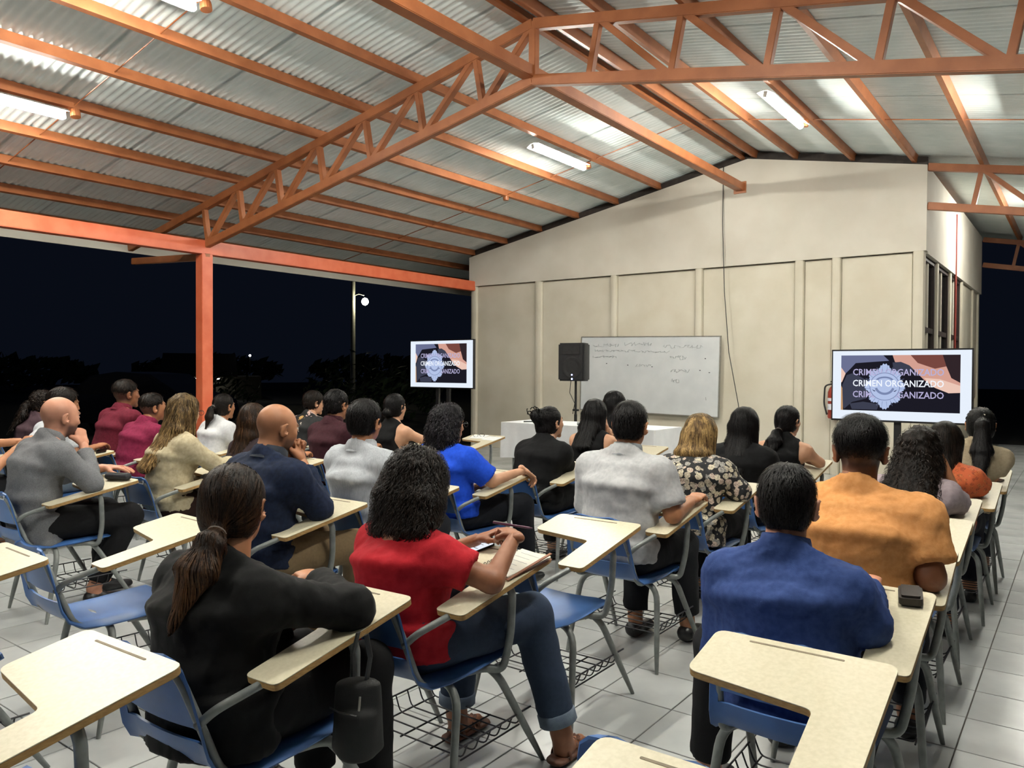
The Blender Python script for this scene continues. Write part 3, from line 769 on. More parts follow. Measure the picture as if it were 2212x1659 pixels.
# ------------------------------------------------------------------ presenter's table with cloth
M_CLOTH = pmat('white_tablecloth', '#d0d2d5', '#dadcde', scale=5, rough=.85, bump=.3, bscale=40)
tb = empty('presenter_table', (-5.0, 8.35, 0)); tag(tb, 'long folding table under the white cloth before the whiteboard', 'table')
MB().b2((-1.09, -.35, .70), (1.09, .35, .735)).build('tabletop', M_LAM, tb)
for sx in (-1, 1):
    for sy in (-1, 1): MB().tube([(sx*.95, sy*.28, 0), (sx*.95, sy*.28, .70)], .016, 8).build('leg', M_STEEL, tb)
def cloth_mesh(W, D, z, drop):
    V = []; F = []; n = 160; rows = 9
    per = []
    for k in range(n):
        s = k/n*2*(W+D)
        if s < W: p = (-W/2+s, -D/2, 0, -1)
        elif s < W+D: p = (W/2, -D/2+s-W, 1, 0)
        elif s < 2*W+D: p = (W/2-(s-W-D), D/2, 0, 1)
        else: p = (-W/2, D/2-(s-2*W-D), -1, 0)
        per.append(p)
    for i in range(rows):
        t = i/(rows-1)
        for k, (x, y, nx, ny) in enumerate(per):
            a = .014*t*math.sin(k*1.3)+.010*t*math.sin(k*.47+1)+.012*t
            V.append((x+nx*(a+.006), y+ny*(a+.006), z-drop*t+.012*t*math.sin(k*.21)))
    for i in range(rows-1):
        for k in range(n): F.append((i*n+k, i*n+(k+1) % n, (i+1)*n+(k+1) % n, (i+1)*n+k))
    F.append(tuple(range(n)))
    me = bpy.data.meshes.new('tablecloth'); me.from_pydata(V, [], F)
    bm = bmesh.new(); bm.from_mesh(me); bmesh.ops.recalc_face_normals(bm, faces=bm.faces); bm.to_mesh(me); bm.free()
    me.materials.append(M_CLOTH); smooth(me, 45); return me
o = link('tablecloth', cloth_mesh(2.19, .71, .741, .46)); o.location = (-5.0, 8.35, 0); tag(o, 'white cloth draped over the long front table', 'tablecloth')
# laptop, microphone, boxes, cables, papers on it
lp = empty('laptop', (-5.02, 8.33, .742), math.radians(-58)); tag(lp, 'open laptop with a bright white screen on the white table', 'laptop')
MB().b2((-.16, -.11, 0), (.16, .11, .018)).build('keyboard_base', M_STEEL, lp, bevel=.003)
Rl = Matrix.Rotation(math.radians(-18), 3, 'X')
MB().box((0, .155, .118), (.32, .01, .21), Rl).build('lid', M_BLACK, lp, bevel=.003)
MB().box((0, .1485, .1165), (.30, .002, .19), Rl).build('lit_screen', emat('laptop_white', '#f4f8ff', SE*1.3), lp)
mc = empty('microphone', (-4.72, 8.1, .765), math.radians(-18)); tag(mc, 'silver handheld microphone with black head lying on the white table', 'microphone')
Ry = Matrix.Rotation(math.radians(78), 3, 'Y')
MB().lathe([(.012, 0), (.014, .05), (.018, .20)], (0, 0, .0), 14, Ry).build('handle', pmat('silver_mic', '#b9b6b0', rough=.35, metal=.4), mc, sm=40)
MB().lathe([(.010, -.055), (.024, -.04), (.027, -.02), (.022, .0)], (0, 0, .0), 14, Ry).build('mic_head', M_BLACK, mc, sm=60)
M_CARD = pmat('cardboard', '#8a7350', '#9c845f', rough=.9)
bx = MB().b2((-5.33, 8.95, .0), (-5.02, 9.2, .78)).build('carton', M_CARD, bevel=.004); tag(bx, 'tall brown carton behind the white table', 'box')
bx2 = empty('toolbox', (-5.16, 9.08, .781)); tag(bx2, 'small dark box with a cable standing on the brown carton', 'box')
MB().b2((-.12, -.09, 0), (.1, .09, .09)).build('body', M_CARD, bx2, bevel=.004); MB().b2((-.12, -.09, .09), (.1, .09, .115)).build('lid', M_BLACK, bx2, bevel=.004); MB().tube([(-.05, 0, .115), (-.06, 0, .17)], .006, 6).build('aerial', M_BLACK, bx2)
t = MB().tube([(-5.85, 8.15, .75), (-5.75, 8.2, .752), (-5.6, 8.12, .75), (-5.45, 8.2, .752)], .008, 6).build('adapter_cable', M_BLACK); tag(t, 'black cable coiled on the left end of the white table', 'cable')
M_PAPER = pmat('white_paper', '#d9dbdc', '#e2e4e4', rough=.8)
for i, (x, y, r, lab) in enumerate(((-4.75, 8.12, 10, 'white sheet of paper under the microphone'), (-4.2, 8.15, -15, 'white sheet of paper at the right end of the white table'))):
    o = MB().b2((-.105, -.148, 0), (.105, .148, .002)).build('paper_sheet', M_PAPER); o.location = (x, y, .742); o.rotation_euler = (0, 0, math.radians(r)); tag(o, lab, 'paper')
t = MB().tube([(-5.4, 7.95, .74), (-5.42, 7.9, .3), (-5.3, 7.6, .012), (-5.0, 7.2, .01), (-4.4, 7.0, .01)], .006, 6).build('floor_cable', M_BLACK); tag(t, 'black cable running from the white table across the floor', 'cable')
# ------------------------------------------------------------------ people: distance-field modelling
def unit(v): v = np.asarray(v, float); return v/np.linalg.norm(v)

class Cap:
    """tapered capsule"""
    def __init__(s, a, b, r1, r2=None):
        s.a = np.array(a, np.float32); s.b = np.array(b, np.float32); s.r1 = r1; s.r2 = r1 if r2 is None else r2
        m = max(s.r1, s.r2); s.lo = np.minimum(s.a, s.b)-m; s.hi = np.maximum(s.a, s.b)+m; s.cuts = []
    def ev(s, X, Y, Z):
        ba = s.b-s.a; L = float(ba @ ba)+1e-9
        px, py, pz = X-s.a[0], Y-s.a[1], Z-s.a[2]
        t = np.clip((px*ba[0]+py*ba[1]+pz*ba[2])/L, 0, 1)
        return np.sqrt((px-t*ba[0])**2+(py-t*ba[1])**2+(pz-t*ba[2])**2)-(s.r1+(s.r2-s.r1)*t)

class ECap:
    """tapered capsule of elliptical section: side/front half widths at both ends"""
    def __init__(s, a, b, w1, w2, side, er=.05):
        s.a = np.array(a, np.float32); s.b = np.array(b, np.float32); s.w1 = w1; s.w2 = w2; s.er = er
        ax = unit(s.b-s.a); sd = np.asarray(side, float); sd = unit(sd-ax*(sd @ ax)); fr = np.cross(ax, sd)
        s.ax, s.sd, s.fr = ax.astype(np.float32), sd.astype(np.float32), fr.astype(np.float32); s.L = float(np.linalg.norm(s.b-s.a))
        m = max(*w1, *w2)+er*.3; s.lo = np.minimum(s.a, s.b)-m; s.hi = np.maximum(s.a, s.b)+m; s.cuts = []
    def ev(s, X, Y, Z):
        px, py, pz = X-s.a[0], Y-s.a[1], Z-s.a[2]
        t = px*s.ax[0]+py*s.ax[1]+pz*s.ax[2]; u = px*s.sd[0]+py*s.sd[1]+pz*s.sd[2]; v = px*s.fr[0]+py*s.fr[1]+pz*s.fr[2]
        k = np.clip(t/s.L, 0, 1); wu = s.w1[0]+(s.w2[0]-s.w1[0])*k; wv = s.w1[1]+(s.w2[1]-s.w1[1])*k
        e = np.maximum(np.maximum(-t, t-s.L), 0)/s.er
        return (np.sqrt((u/wu)**2+(v/wv)**2+e*e)-1)*np.minimum(wu, wv)

class Ell:
    def __init__(s, c, r, R=None):
        s.c = np.array(c, np.float32); s.r = np.array(r, np.float32); s.R = np.eye(3) if R is None else np.array(R, float)
        ext = np.sqrt(((s.R*s.r[None, :])**2).sum(1)); s.lo = s.c-ext; s.hi = s.c+ext; s.cuts = []
    def ev(s, X, Y, Z):
        px, py, pz = X-s.c[0], Y-s.c[1], Z-s.c[2]; R = s.R
        q = [(px*R[0, i]+py*R[1, i]+pz*R[2, i]) for i in range(3)]
        k0 = np.sqrt(sum((q[i]/s.r[i])**2 for i in range(3))); k1 = np.sqrt(sum((q[i]/s.r[i]**2)**2 for i in range(3)))+1e-6
        return k0*(k0-1)/k1

def cut(prim, pt, n):
    prim.cuts.append((np.array(pt, float), unit(n))); return prim
def prim_ev(p, X, Y, Z):
    d = p.ev(X, Y, Z)
    for pt, n in p.cuts: d = np.maximum(d, (X-pt[0])*n[0]+(Y-pt[1])*n[1]+(Z-pt[2])*n[2])
    return d
def smin(a, b, k):
    h = np.clip(.5+.5*(b-a)/k, 0, 1)
    return b+(a-b)*h-k*h*(1-h)

class Field:
    def __init__(s, prims, res, pad=.03):
        """prims: list of (prim, k) unions; k < 0 means subtract"""
        lo = np.min([p.lo for p, k in prims if k > 0], 0)-pad; hi = np.max([p.hi for p, k in prims if k > 0], 0)+pad
        s.lo = lo; s.res = res; s.n = np.ceil((hi-lo)/res).astype(int)+1
        s.d = np.full(s.n, .15, np.float32)
        s.ax = [(lo[i]+np.arange(s.n[i])*res).astype(np.float32) for i in range(3)]
        for p, k in prims: s.add(p, k)
    def _sl(s, lo, hi):
        i0 = np.clip(np.floor((lo-s.lo)/s.res).astype(int), 0, s.n-1); i1 = np.clip(np.ceil((hi-s.lo)/s.res).astype(int)+1, 1, s.n)
        return tuple(slice(a, b) for a, b in zip(i0, i1))
    def add(s, p, k):
        m = abs(k)*1.2+2*s.res
        sl = s._sl(p.lo-m, p.hi+m)
        X, Y, Z = s.ax[0][sl[0]][:, None, None], s.ax[1][sl[1]][None, :, None], s.ax[2][sl[2]][None, None, :]
        d = prim_ev(p, X, Y, Z)
        if k > 0: s.d[sl] = smin(s.d[sl], d, k)
        else: s.d[sl] = -smin(-s.d[sl], d, -k)
    def plane(s, pt, n, k=0):
        n = unit(n)
        d = (s.ax[0][:, None, None]-pt[0])*n[0]+(s.ax[1][None, :, None]-pt[1])*n[1]+(s.ax[2][None, None, :]-pt[2])*n[2]
        s.d = np.maximum(s.d, d.astype(np.float32)) if not k else -smin(-s.d, -d.astype(np.float32), k)
        return s
    def mesh(s):
        d = s.d; sg = d < 0
        c = np.zeros(tuple(np.array(d.shape)-1), np.int8)
        for i in (0, 1):
            for j in (0, 1):
                for k in (0, 1):
                    c += sg[i:d.shape[0]-1+i, j:d.shape[1]-1+j, k:d.shape[2]-1+k]
        act = (c > 0) & (c < 8); ci = np.argwhere(act)
        idx = np.full(c.shape, -1, np.int32); idx[act] = np.arange(len(ci))
        val = {}
        for i in (0, 1):
            for j in (0, 1):
                for k in (0, 1): val[i, j, k] = d[ci[:, 0]+i, ci[:, 1]+j, ci[:, 2]+k]
        pos = np.zeros((len(ci), 3), np.float32); cnt = np.zeros(len(ci), np.float32)
        for a in val:
            for axn in range(3):
                if a[axn] == 1: continue
                b = list(a); b[axn] = 1; b = tuple(b)
                v0, v1 = val[a], val[b]; m = (v0 < 0) != (v1 < 0)
                t = np.where(m, v0/np.where(v0 == v1, 1, v0-v1), 0)
                p = np.tile(np.array(a, np.float32), (len(ci), 1)); p[:, axn] += t
                pos[m] += p[m]; cnt[m] += 1
        V = (ci+pos/cnt[:, None])*s.res+s.lo
        Fs = []
        for axn in range(3):
            o1, o2 = [(1, 2), (2, 0), (0, 1)][axn]
            sl0 = [slice(None)]*3; sl1 = [slice(None)]*3; sl0[axn] = slice(0, -1); sl1[axn] = slice(1, None)
            s0, s1 = sg[tuple(sl0)], sg[tuple(sl1)]
            e = np.argwhere(s0 != s1); fl = s0[tuple(e.T)]
            ok = (e[:, o1] > 0) & (e[:, o2] > 0) & (e[:, o1] < d.shape[o1]-1) & (e[:, o2] < d.shape[o2]-1)
            e = e[ok]; fl = fl[ok]
            q = []
            for a, b in ((-1, -1), (0, -1), (0, 0), (-1, 0)):
                f = e.copy(); f[:, o1] += a; f[:, o2] += b; q.append(idx[tuple(f.T)])
            q = np.stack(q, 1); q[~fl] = q[~fl][:, ::-1]; Fs.append(q)
        F = np.concatenate(Fs)
        F = F[(F >= 0).all(1)]
        return V.astype(np.float32), F

def vnormals(V, F):
    a = V[F[:, 2]]-V[F[:, 0]]; b = V[F[:, 3]]-V[F[:, 1]]; n = np.cross(a, b)
    N = np.zeros_like(V)
    for i in range(4): np.add.at(N, F[:, i], n)
    return N/(np.linalg.norm(N, axis=1, keepdims=True)+1e-9)

def relax(V, F, it=1, lam=.5):
    for _ in range(it):
        S = np.zeros_like(V); C = np.zeros(len(V))
        for i in range(4):
            a, b = F[:, i], F[:, (i+1) % 4]
            np.add.at(S, a, V[b]); np.add.at(C, a, 1); np.add.at(S, b, V[a]); np.add.at(C, b, 1)
        V = V+(S/np.maximum(C, 1)[:, None]-V)*lam
    return V.astype(np.float32)

def snoise(P, freq, seed, octv=3):
    r = np.random.default_rng(seed); o = np.zeros(len(P)); amp = 1.0; tot = 0
    for k in range(octv):
        for _ in range(4):
            w = unit(r.normal(size=3))*freq*(2**k)*r.uniform(.7, 1.3); ph = r.uniform(0, 6.28)
            w2 = unit(r.normal(size=3))*freq*(2**k)*.6
            o += amp*np.sin(P @ w+ph+1.2*np.sin(P @ w2+ph*2))/4
        tot += amp; amp *= .5
    return o/tot

def fold_noise(P, freq, seed, axis=(0, 0, 1), k=.35):
    """long wrinkles: noise stretched along an axis"""
    a = unit(axis); t = P @ a
    Q = P-np.outer(t, a)*(1-k)
    n = snoise(Q, freq, seed, 2)
    return (1-np.abs(n)*1.6)**3*.9

def eval_prims(prims, P):
    d = np.full(len(P), .15)
    for p, k in prims:
        if k > 0: d = smin(d, prim_ev(p, P[:, 0], P[:, 1], P[:, 2]), k)
    return d
def grad_prims(prims, P, h=.003):
    g = np.zeros_like(P)
    for i in range(3):
        e = np.zeros(3); e[i] = h
        g[:, i] = eval_prims(prims, P+e)-eval_prims(prims, P-e)
    return g/(np.linalg.norm(g, axis=1, keepdims=True)+1e-9)

def rot(rx=0, ry=0, rz=0):
    return np.array(Matrix.Rotation(math.radians(rz), 3, 'Z') @ Matrix.Rotation(math.radians(rx), 3, 'X') @ Matrix.Rotation(math.radians(ry), 3, 'Y'))

# ---- head, made once: origin between the ears, +Y face, +Z up
def head_template():
    P = [(Ell((0, -.012, .030), (.0715, .094, .088)), .02), (Ell((0, .030, .0), (.062, .060, .085)), .03), (Ell((0, .038, -.052), (.050, .052, .052)), .03),
         (Cap((0, .075, -.090), (0, .078, -.096), .017), .02),
         (Cap((0, -.020, -.06), (0, -.045, -.20), .056, .058), .025),
         (Cap((-.03, .088, .033), (.03, .088, .033), .008), .014),
         (Cap((0, .093, .020), (0, .1045, -.022), .0065, .0105), .012), (Cap((-.010, .096, -.027), (.010, .096, -.027), .0075), .008),
         (Ell((0, .092, -.052), (.022, .008, .006)), .006), (Ell((0, .090, -.062), (.019, .009, .007)), .006),
         (Ell((-.040, .066, -.012), (.020, .016, .018)), .02), (Ell((.040, .066, -.012), (.020, .016, .018)), .02)]
    for s in (-1, 1):
        P.append((Ell((s*.031, .096, .013), (.017, .012, .011)), -.008))
        P.append((Ell((s*.083, -.010, -.004), (.010, .022, .035), rot(-12, s*10, s*-34)), .007))
        P.append((Ell((s*.092, -.003, .002), (.008, .012, .022), rot(-12, s*10, s*-34)), -.005))
    f = Field(P, .0048); V, F = f.mesh(); V = relax(V, F, 1, .4)
    return V, F
HEAD_V, HEAD_F = head_template()
def eyeball(s):
    f = Field([(Ell((s*.031, .0805, .012), (.0125, .0115, .010)), .002)], .0035); V, F = f.mesh(); return V, F
EYE_V = [eyeball(-1), eyeball(1)]

# ---- hands: wrist at origin, fingers +Y, back of the hand +Z, thumb on -X (right hand)
_hand_cache = {}
def hand_mesh(side, curl, spread=0.0, thumb=.4):
    key = (side, round(curl, 2), round(spread, 2), round(thumb, 2))
    if key in _hand_cache: return _hand_cache[key]
    P = [(ECap((0, -.03, 0), (0, .015, 0), (.026, .020), (.032, .016), (1, 0, 0), .02), .012), (ECap((0, .01, 0), (0, .08, .002), (.034, .015), (.041, .0125), (1, 0, 0), .014), .012)]
    for i, (x, L, r) in enumerate(((-.031, .070, .0088), (-.0105, .078, .0092), (.0105, .073, .0088), (.0305, .058, .0078))):
        a = np.array((x, .085-.004*abs(i-1.2), .001)); ang = 0.0; yaw = spread*(i-1.5)*.18
        for j, (fl, bend) in enumerate(((.45, 62), (.31, 75), (.24, 50))):
            ang += math.radians(bend)*curl+math.radians(4)
            dirv = np.array((math.sin(yaw)*math.cos(ang), math.cos(yaw)*math.cos(ang), -math.sin(ang)))
            b = a+dirv*L*fl; P.append((Cap(a, b, r*(1-.07*j), r*(1-.07*(j+1))), .004)); a = b
    a = np.array((-.024, .018, -.004)); b = a+np.array((-.026, .026, -.008-.01*thumb)); c = b+np.array((-.012+.02*thumb, .030, -.006-.012*thumb)); e = c+np.array((.002+.012*thumb, .024, -.004-.006*thumb))
    P += [(Cap(a, b, .015, .0115), .012), (Cap(b, c, .0112, .0098), .005), (Cap(c, e, .0098, .0078), .004)]
    f = Field(P, .0042); V, F = f.mesh(); V = relax(V, F, 1, .35)
    if side < 0: V = V*np.array((-1, 1, 1), np.float32); F = F[:, ::-1]
    _hand_cache[key] = (V, F)
    return V, F

def ik(s, t, l1, l2, pole):
    s, t = np.asarray(s, float), np.asarray(t, float); d = t-s; D = np.linalg.norm(d); L = min(D, l1+l2-.004); u = d/D
    a = (l1*l1-l2*l2+L*L)/(2*L); h = math.sqrt(max(l1*l1-a*a, 0))
    p = np.asarray(pole, float); p = unit(p-u*(p @ u))
    return s+u*a+p*h, s+u*L

def joined(parts):
    Vs, Fs, off = [], [], 0
    for V, F in parts: Vs.append(V); Fs.append(F+off); off += len(V)
    return np.concatenate(Vs), np.concatenate(Fs)

def color_attr(me, name, cols):
    a = me.color_attributes.new(name, 'FLOAT_COLOR', 'POINT')
    c = np.ones((len(me.vertices), 4), np.float32); c[:, :3] = cols if np.ndim(cols) == 2 else np.asarray(cols)[:, None]
    a.data.foreach_set('color', c.ravel())

SKIN = {'tan': ('#9c6a4a', '#a87454'), 'light': ('#b98a6c', '#c49577'), 'brown': ('#7f5036', '#8b5a3e'), 'pink': ('#b88168', '#c28c73'), 'deep': ('#6f442d', '#7a4d35')}
def skin_mat(k): return pmat('skin_'+k, *SKIN[k], scale=18, rough=.5, bump=.08, bscale=350, tint='tint', spec=.4)
M_EYEW = pmat('eye_white', '#cfc8c0', rough=.25)
M_SANDAL = pmat('brown_sandal_leather', '#4d2c1c', '#623a26', rough=.55)
M_SHOE = pmat('black_shoe_leather', '#131214', '#1b1a1c', rough=.4)
HAIR = {'black': ('#070607', '#110f10'), 'darkbrown': ('#0e0a08', '#1c140f'), 'brown': ('#1c110b', '#33200f'), 'blonde': ('#4a3823', '#8a7048'), 'auburn': ('#2f1a10', '#5c3520'), 'greyblack': ('#0d0c0f', '#211f24')}
def hair_mat(k): return pmat('hair_'+k, *HAIR[k], scale=55, rough=.5, bump=.5, bscale=240, tint='shade', spec=.16, stretch=(1, 1, .25))

def skeleton(lean, hunch, side, twist, spine, tall, f, head, seat_y=0.0, seat_x=0.0):
    Hc = np.array((seat_x, -.178+seat_y, .525))
    a1, a2, sd = math.radians(lean), math.radians(lean+hunch), math.radians(side)
    S1 = unit((math.tan(sd), math.sin(a1), math.cos(a1))); S2 = unit((math.tan(sd), math.sin(a2), math.cos(a2)))
    tw = rot(0, 0, twist); side0 = np.array((1., 0, 0)); sideT = tw @ side0; sideM = unit(side0+sideT)
    W = Hc+S1*.165*spine; C = W+S1*.10*spine+S2*.075*spine; N = C+S2*.145*spine    # waist, chest, neck base
    fw = unit(np.cross(S2, sideT)); fw = fw if fw[1] > 0 else -fw
    nd = unit(S2*.8+np.array((0, .12, .45))+fw*.12)
    Hd = N+nd*(.160 if not f else .152)
    Rh = rot(head[1], head[2], head[0])
    hs = (1.0 if not f else .95)*(.6+.4*tall)
    return dict(Hc=Hc, S1=S1, S2=S2, W=W, C=C, N=N, fw=fw, nd=nd, Hd=Hd, Rh=Rh, hs=hs, side0=side0, sideT=sideT, sideM=sideM)

def person(label, at, rz=0, lean=10, side=0, twist=0, hunch=10, tall=1.0, bulk=1.0, sex='m', head=(0, 0, 0), skin='tan', top=None, legs='#15161a', leg_kind='trousers',
           hair=None, R=None, L=None, shoe=None, knees=None, beard=0, spine=1.0, seat_y=0.0, seat_x=0.0):
    """a seated figure in chair coordinates: faces +Y, right hand +X, floor z=0"""
    cx, cy = at
    root = empty('person', (cx, cy, 0), math.radians(rz)); tag(root, label, 'person', 'people attending the talk')
    px, py, dist = project(cx, cy, .9)
    rb, rc = (.0135, .0105) if dist < 3.2 else ((.016, .0125) if dist < 5.2 else (.020, .016))
    seed = int(abs(cx*131+cy*977)*10) % 9999
    f = sex == 'f'
    sh = (.150 if f else .172)*tall*(.55+.45*bulk)
    # --- skeleton
    K = skeleton(lean, hunch, side, twist, spine, tall, f, head, seat_y, seat_x)
    Hc, S1, S2, W, C, N, fw, nd, Hd, Rh, hs, side0, sideT, sideM = (K[k] for k in ('Hc', 'S1', 'S2', 'W', 'C', 'N', 'fw', 'nd', 'Hd', 'Rh', 'hs', 'side0', 'sideT', 'sideM'))
    shR, shL = N-S2*.058+sideT*sh+fw*.012, N-S2*.058-sideT*sh+fw*.012
    def hp(x, y, z): return Hd+Rh @ (np.array((x, y, z))*hs)
    # --- arms
    def arm(spec, s):
        shd = shR if s > 0 else shL
        if spec is None: spec = dict(e=(.225, -.06), t=(.11, .15, .77), curl=.35) if s > 0 else dict(t=(-.10, .12, .63), pole=(-.6, -.8, -.6), curl=.45)
        t = hp(*spec['th']) if 'th' in spec else np.array(spec['t'], float)
        if 'e' in spec:
            e = np.array(spec['e'] if len(spec['e']) == 3 else (*spec['e'], tab_z(spec['e'][1])+.046), float)
            w = e+unit(t-e)*min(np.linalg.norm(t-e), .262*tall)
        else: e, w = ik(shd, t, .275*tall, .245*tall, spec.get('pole', (s*.4, -.6, -1)))
        return e, w, spec
    eR, wR, sR = arm(R, 1); eL, wL, sL = arm(L, -1)
    b = bulk; fr = .5+.5*b
    torso = [(ECap(Hc+np.array((0, 0, -.03)), Hc+S1*.06, ((.172 if f else .165)*fr, .104*b), ((.165 if f else .160)*fr, .104*b), side0, .07), .03),
             (ECap(Hc+S1*.05, W, (.155*fr, .104*b), ((.130 if f else .145)*fr, .096*b), side0, .06), .05),
             (ECap(W, C, ((.130 if f else .146)*fr, .098*b), ((.148 if f else .165)*fr, .112*b), sideM, .06), .05),
             (ECap(C, N-S2*.055, ((.148 if f else .166)*fr, .110*b), ((.125 if f else .150)*fr, .078*fr), sideT, .05), .05),
             (Cap(shL+S2*.0, shR, .052*fr, .052*fr), .05),
             (Cap(N+nd*.035, shR-sideT*.03, .046, .045), .04), (Cap(N+nd*.035, shL+sideT*.03, .046, .045), .04)]
    if f:
        for s in (-1, 1): torso.append((Ell(C+sideM*s*.065+fw*.075-S2*.02, (.058, .058, .058)), .04))
    neckp = [(Cap(N-S2*.02, Hd+nd*-.06, (.053 if not f else .046)*fr, (.052 if not f else .045)), .03)]
    def arm_prims(shd, e, w, g=0.0, gf=0.0):
        return [(Cap(shd, e, (.050 if not f else .044)*fr+g, (.040 if not f else .036)*fr+g), .03), (Cap(e, w, (.040 if not f else .036)*fr+gf, (.0275 if not f else .0245)+gf), .02)]
    hipR, hipL = Hc+np.array((.088, .0, -.005)), Hc+np.array((-.088, .0, -.005))
    kn = knees or {}
    kR, kL = np.array(kn.get('kR', (.125, .205, .510))), np.array(kn.get('kL', (-.125, .205, .510)))
    aR, aL = np.array(kn.get('aR', (.125, .235, .095))), np.array(kn.get('aL', (-.125, .235, .095)))
    def leg_prims(h, k, a, g=0.0):
        return [(Cap(h, k, .086*fr+g, .060+g), .04), (Cap(k, a, .058+g, .038+g*1.3), .03)]
    tsl = []
    for p, k in torso[:4]:
        tsl.append((ECap(p.a, p.b, (p.w1[0]-.008, p.w1[1]-.008), (p.w2[0]-.008, p.w2[1]-.008), p.sd, p.er), k))
    body = tsl+list(torso[4:])+neckp+arm_prims(shR, eR, wR)+arm_prims(shL, eL, wL)+leg_prims(hipR, kR, aR)+leg_prims(hipL, kL, aL)
    for a, k in ((aR, kR), (aL, kL)):
        fd = np.array((0, 1., 0)); body += [(Cap(a, a+np.array((0, .02, -.05)), .036, .034), .02), (Cap(a+np.array((0, .0, -.055)), a+np.array((0, .13, -.068)), .032, .022), .02)]
    parts = []
    V, F = Field(body, rb).mesh(); V = relax(V, F, 1, .3); parts.append((V, F)); nb = len(V)
    # --- head
    Vh = (HEAD_V*hs) @ Rh.T+Hd; parts.append((Vh.astype(np.float32), HEAD_F))
    tint_h = np.ones((len(HEAD_V), 3), np.float32)
    x, y, z = HEAD_V.T
    lips = np.exp(-(((x)/.022)**2+((y-.097)/.012)**2+((z+.057)/.010)**2)); tint_h *= (1-lips[:, None]*np.array((.12, .38, .35)))
    brow = np.exp(-(((np.abs(x)-.032)/.018)**2+((y-.092)/.02)**2+((z-.036)/.006)**2)); tint_h *= (1-.75*np.clip(brow*1.4, 0, 1))[:, None]
    eyeline = np.exp(-(((np.abs(x)-.031)/.014)**2+((y-.086)/.012)**2+((z-.012)/.006)**2)); tint_h *= (1-.8*np.clip(eyeline*1.3, 0, 1))[:, None]
    if beard:
        jaw = np.clip((-.022-z)/.025, 0, 1)*np.clip((y+.005)/.03, 0, 1)*np.clip((.125+z)/.02, 0, 1)
        mst = np.exp(-((x/.03)**2+((y-.098)/.015)**2+((z+.043)/.008)**2))
        tint_h *= (1-beard*np.clip(jaw+mst, 0, 1)[:, None]*np.array((.88, .88, .84)))
        tint_h *= (1+0.0*z)[:, None]
    hk = (hair or {}).get('style', 'none')
    if hk in ('short', 'fade', 'bald'):
        low = np.clip((.085-z)/.03, 0, 1)*np.clip((z+.080)/.045, 0, 1)*np.clip((.040-y+.25*(z-.02))/.02, 0, 1)
        if hk == 'bald':
            low = np.clip((.075-z)/.05, 0, 1)*np.clip((z+.085)/.03, 0, 1)*np.clip((.030-y)/.03, 0, 1); amt = .5
        else: amt = .93
        ear = np.clip((np.abs(x)-.0755)/.004, 0, 1)
        tint_h *= (1-amt*(low*(1-ear))[:, None]*np.array((.92, .95, .95)))
    tint = [np.ones((nb, 3), np.float32), tint_h]
    for V_, F_ in EYE_V:
        parts.append((((V_*hs) @ Rh.T+Hd).astype(np.float32), F_)); tint.append(np.where(np.hypot(np.abs(V_[:, :1])-.031, V_[:, 2:3]-.012) < .0052, .06, 1.0)*np.array((1.0, 1.15, 1.35), np.float32))
    n_eye = sum(len(F_) for V_, F_ in EYE_V); n_before = sum(len(F_) for _, F_ in parts[:2])
    # --- hands
    for s, e, w, sp in ((1, eR, wR, sR), (-1, eL, wL, sL)):
        fd = unit(sp.get('fd', w-e)); bk = np.array(sp.get('back', (0, 0, 1)), float); bk = unit(bk-fd*(bk @ fd)); xx = np.cross(fd, bk)
        M_ = np.stack([xx, fd, bk], 1); V_, F_ = hand_mesh(s, sp.get('curl', .35), sp.get('spread', .3), sp.get('thumb', .4))
        k_ = (.90 if f else 1.0)*tall
        parts.append(((V_*k_) @ M_.T.astype(np.float32)+(w+unit(w-e)*.012), F_)); tint.append(np.ones((len(V_), 3), np.float32)*np.array((1.0, .96, .94), np.float32))
    V, F = joined(parts)
    me = np_mesh('body', V, F); me.materials.append(skin_mat(skin)); smooth(me); color_attr(me, 'tint', np.concatenate(tint))
    link('body', me, root)
    # --- top garment
    tp = dict(col='#222222', sleeve='short', neck='round', loose=.014, fold=.006, name='shirt'); tp.update(top or {})
    g = tp['loose']
    gar = []
    for p, k in torso:
        q = ECap.__new__(ECap) if isinstance(p, ECap) else (Cap.__new__(Cap) if isinstance(p, Cap) else Ell.__new__(Ell)); q.__dict__.update(p.__dict__); q.cuts = []
        if isinstance(p, ECap): q.w1 = (p.w1[0]+g, p.w1[1]+g); q.w2 = (p.w2[0]+g, p.w2[1]+g); q.lo = p.lo-g; q.hi = p.hi+g
        elif isinstance(p, Cap):
            gg = g*.75; q.r1 = p.r1+gg; q.r2 = p.r2+gg; q.lo = p.lo-g; q.hi = p.hi+g
        else: q.r = p.r+g; q.lo = p.lo-g; q.hi = p.hi+g
        gar.append((q, k))
    gar[0] = (ECap(Hc+np.array((0, -.005, tp.get('hem', -.015))), Hc+S1*.06, ((.178 if f else .170)*fr+g, .106*b+g), ((.170 if f else .165)*fr+g, .106*b+g), side0, .012), .03)
    sl = tp['sleeve']
    for shd, e, w in ((shR, eR, wR), (shL, eL, wL)):
        ua = (.050 if not f else .044)*fr
        if sl == 'none':
            continue
        if sl == 'short':
            t_ = tp.get('slen', .72); end = shd+(e-shd)*t_
            q = cut(Cap(shd, shd+(e-shd)*(t_+.08), ua+g*1.0, ua-.004+g*1.3), end, e-shd); q.sleeve = 1; gar.append((q, .035))
        else:
            q = Cap(shd, e, ua+g*.7, .040*fr+g*.55); q.sleeve = 1; gar.append((q, .035))
            t_ = tp.get('slen', .93); end = e+(w-e)*t_
            q = cut(Cap(e, e+(w-e)*(t_+.1), .040*fr+g*.55, .029+g*.7), end, w-e); q.sleeve = 1; gar.append((q, .03))
